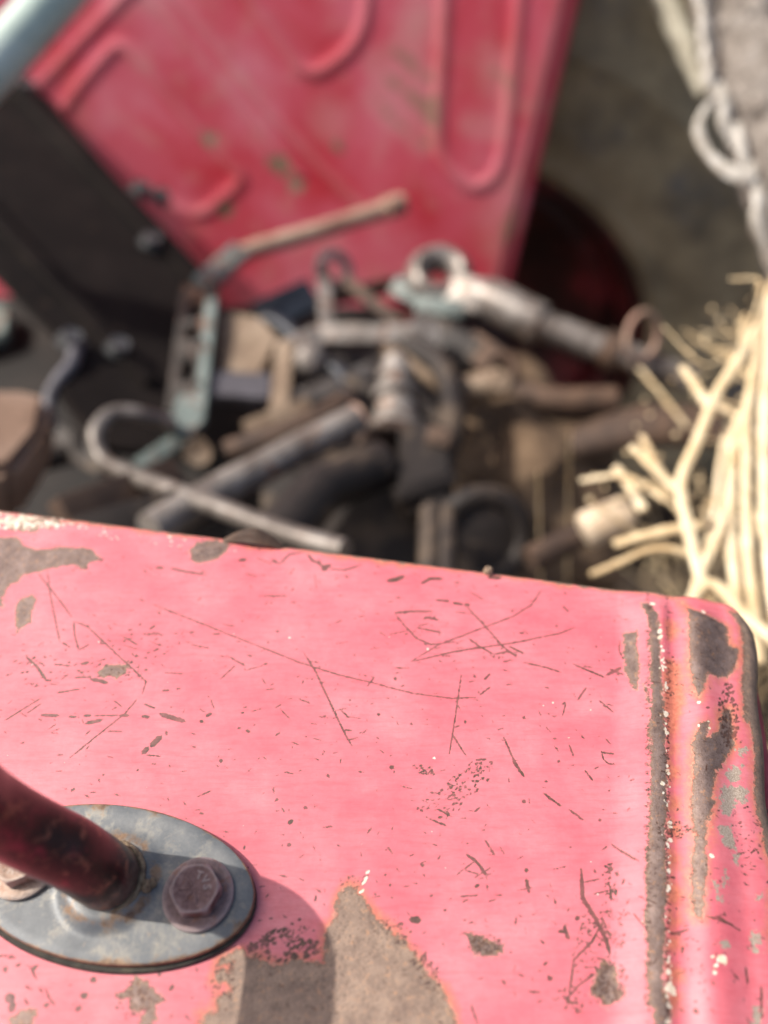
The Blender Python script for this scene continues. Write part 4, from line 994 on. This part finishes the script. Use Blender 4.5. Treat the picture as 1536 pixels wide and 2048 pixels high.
# ------------------------------------------------------------------ weathered branch with frayed bark, top right
MAT_BARK = worn('grey_weathered_bark', [(.10, .08, .065), (.24, .205, .175), (.40, .36, .32)], 42, .9, 0, .9, speck=(130, (.06, .045, .035), .56, .66), bdist=.006)
MAT_PALE = worn('bleached_fibre', [(.30, .26, .21), (.50, .46, .40), (.66, .63, .58)], 60, .8, 0, .3)
t = thing('weathered_branch', at(1560, 500, .72), 'grey weathered branch with frayed pale bark edge in the top right corner', 'branch')
build('limb', tube(catmull(T((1400,-260,.84),(1490,0,.80),(1520,150,.77),(1560,320,.745),(1610,520,.71),(1650,760,.66)), 8), [.052, .046, .042, .036, .030, .026], 26, wob=.28), MAT_BARK, t)
for k in range(13):
    y = -40 + k * 40; x_ = np.interp(y, [0, 150, 420, 520], [1395, 1425, 1515, 1540]) + random.uniform(-8, 12); d = np.interp(y, [0, 500], [.765, .70])
    build('bark_strip', tube(catmull(T((x_, y - 34, d), (x_ + random.uniform(-6, 8), y, d - .004), (x_ + 22, y + 60, d))), [.0025, .005, .003], 8, wob=.3), MAT_PALE, t)
build('curled_strip', tube(catmull(T((1445,190,.735),(1415,210,.73),(1396,255,.725),(1412,300,.72),(1445,335,.715),(1480,352,.71),(1502,362,.708)), 7), [.002, .0032, .0036, .0040, .0052, .0055, .003], 12, wob=.35, flat=.55), MAT_PALE, t)
tag(build('dark_branch', tube(catmull(T((1500,-120,.9),(1540,60,.88),(1600,260,.86))), .035, 18, wob=.2), MAT_CAST), 'dark limb behind the frayed grey branch', 'branch')

# ------------------------------------------------------------------ dry grass
KB[0] = 1.12
MAT_STRAW = M('dry_straw')
n1 = MAT_STRAW.noise(34, 6, .7)
oi = MAT_STRAW.t.nodes.new('ShaderNodeObjectInfo')
MAT_STRAW.set(Base_Color=MAT_STRAW.mix(.9, MAT_STRAW.ramp(n1, [(.28, (.44, .30, .15)), (.46, (.72, .57, .36)), (.68, (.86, .77, .58))]), MAT_STRAW.ramp(oi.outputs['Random'], [(0, (.62, .52, .38)), (.5, (.92, .88, .80)), (1, (1, 1, 1))]), 'MULTIPLY'), Roughness=.6)
MAT_STRAW.b.inputs['Subsurface Weight'].default_value = 0.0
MAT_STRAW = MAT_STRAW.m
stalks = [
 ('thick pale straw with a knee, nearest the fender corner', [(1440,1290,.50),(1400,1150,.53),(1362,980,.56),(1395,880,.58),(1432,790,.60),(1500,680,.62),(1580,540,.64)], .0046),
 ('straight straw standing upright, left of the right frame edge', [(1520,1330,.50),(1500,1150,.53),(1492,960,.56),(1495,830,.59),(1520,660,.62),(1560,520,.64)], .0042),
 ('straw leaning over the fender corner with a bright bend', [(1600,1330,.47),(1500,1240,.50),(1420,1170,.52),(1345,1255,.50)], .0044),
 ('short straw slanting up to the left above the knee', [(1432,830,.60),(1395,780,.61),(1362,735,.62)], .0044),
 ('straw leaning left with a blunt broken tip', [(1380,1000,.57),(1330,960,.58),(1262,895,.60)], .0042),
 ('short broken straw crossing beside the stub end', [(1290,1020,.60),(1262,975,.61),(1232,935,.62)], .0042),
 ('horizontal straw lying across the clump', [(1560,1030,.58),(1400,1050,.58),(1280,1075,.58),(1225,1090,.58)], .0042),
 ('straw hugging the right edge of the picture', [(1560,1300,.46),(1535,1050,.50),(1532,800,.55),(1545,600,.6)], .0044),
 ('curved straw arching through the middle of the clump', [(1470,1240,.52),(1462,1000,.57),(1470,860,.60),(1510,800,.61),(1570,760,.62)], .0040),
 ('thin straw rising behind the knee', [(1390,1230,.56),(1420,1080,.60),(1440,940,.64),(1452,860,.66)], .0030),
 ('straw forked left of the broken tip', [(1330,960,.58),(1310,930,.585),(1295,900,.59)], .0036),
 ('thin straw poking left beyond the tan stub end', [(1330,1000,.60),(1250,955,.61),(1160,962,.62)], .0026),
 ('short straw tipped up beside the broken tip', [(1345,985,.59),(1300,900,.60),(1285,872,.61)], .0028),
 ('crooked thin straw below the tan stub end', [(1420,1120,.57),(1320,1095,.58),(1240,1125,.58),(1180,1150,.58)], .0028),
 ('straw crossing behind the upright one', [(1400,800,.64),(1470,830,.63),(1560,900,.62)], .0034),
 ('bleached straw beside the leaning one', [(1380,1210,.53),(1400,1150,.53),(1440,1060,.55),(1455,980,.58)], .0036),
]
def straw(pts_, r_, seed):
    cl_ = catmull(T(*pts_), 9); n_ = len(cl_); rs_ = []
    for i in range(n_):
        t_ = i / (n_ - 1); node = max(0, 1 - abs(((t_ * 3.3 + seed * .37) % 1) - .5) / .035)
        rs_.append(r_ * (.98 - .16 * t_) * (1 + .32 * node + .10 * mnoise.noise(Vector((t_ * 14, seed, 0)))))
    cl_ = [p + Vector((mnoise.noise(p * 22 + Vector((seed, 0, 0))), mnoise.noise(p * 22 + Vector((0, seed, 0))), 0)) * .0022 for p in cl_]
    return tube(cl_, rs_, 9, flat=.72)
for i_, (lab, pts_, r_) in enumerate(stalks):
    tag(build('dry_straw', straw(pts_, r_ * .98, i_ * 1.7), MAT_STRAW), lab, 'straw', 'dry straws by the fender corner')
V, Fc = [], []
random.seed(21)
def strand(p, q, r, bend):
    global V, Fc
    m_ = (p + q) / 2 + Vector((random.uniform(-1, 1), random.uniform(-1, 1), random.uniform(-.6, .6))) * bend
    v_, f_ = tube(catmull([p, m_, q], 4), [r, r, r * .6], 5, caps=False)
    b_ = len(V); V += v_; Fc += [[i + b_ for i in q_] for q_ in f_]
for k in range(85):
    y = random.uniform(690, 1330); lo = np.interp(y, [560, 760, 900, 1000, 1330], [1440, 1330, 1290, 1230, 1330]); x_ = lo + (1650 - lo) * random.random() ** .7
    d = random.uniform(.58, .95); a_ = random.gauss(1.25, .75); l_ = random.uniform(50, 190)
    p = at(x_, y, d); q = at(x_ + l_ * math.cos(a_) * random.choice((-1, 1)), y - l_ * math.sin(a_), d * random.uniform(1.0, 1.08))
    strand(p, q, random.uniform(.0009, .0022), .03)
for k in range(420):      # litter on the soil, behind and right of the tractor
    p = Vector((random.uniform(.05, 1.4), random.uniform(.15, 1.5), random.uniform(.02, .09))); a_ = random.uniform(0, 6.28); l_ = random.uniform(.06, .25)
    strand(p, p + Vector((math.cos(a_) * l_, math.sin(a_) * l_, random.uniform(-.01, .06))), random.uniform(.0012, .0026), .02)
for k in range(130):      # standing stems from the soil
    p = Vector((random.uniform(.30, 1.1), random.uniform(-.15, .62), .0)); h_ = random.uniform(.5, .98)
    strand(p, p + Vector((random.gauss(0, .12), random.gauss(0, .12), h_)), random.uniform(.0012, .0026), .06)
for x_, y_, d_ in ((1272,852,.72),(1332,812,.72),(1290,800,.74),(1300,830,.76),(1165,962,.66),(1188,955,.66),(1232,945,.64),(1425,618,.8),(1440,640,.8),(1480,652,.76),(1500,600,.74),(1518,580,.72),(1180,1000,.66),(1320,915,.68),(1400,960,.7),(1382,700,.74),(1345,760,.72),(1255,905,.7),(1210,975,.68),(1352,870,.72)):
    v_, f_ = blob(at(x_, y_, d_), random.uniform(.0016, .003), x_ * .1); b_ = len(V); V += v_; Fc += [[i + b_ for i in q_] for q_ in f_]
tag(build('dry_grass', (V, Fc), MAT_STRAW), 'tangle of dry straw-coloured grass behind the near fender', 'grass', kind='stuff')

# bits caught on the fender's far edge
KB[0] = 1.0
t = build('rust_flake', tube(catmull([F(*x_) for x_ in ((-.006, .1500, -.002), (.002, .1520, .002), (.010, .1530, .0035), (.018, .1520, .001), (.024, .1505, -.002))]), [.0012, .003, .0042, .003, .0012], 10, wob=.5, flat=.5), MAT_RUSTY)
tag(t, 'curled rust flake stuck on the rim of the near fender', 'rust flake')
tag(build('grass_seed', blob(F(.1165, .1518, .0008), .0022, 5), MAT_TAN), 'tiny tan seed husk on the rim of the near fender', 'seed')
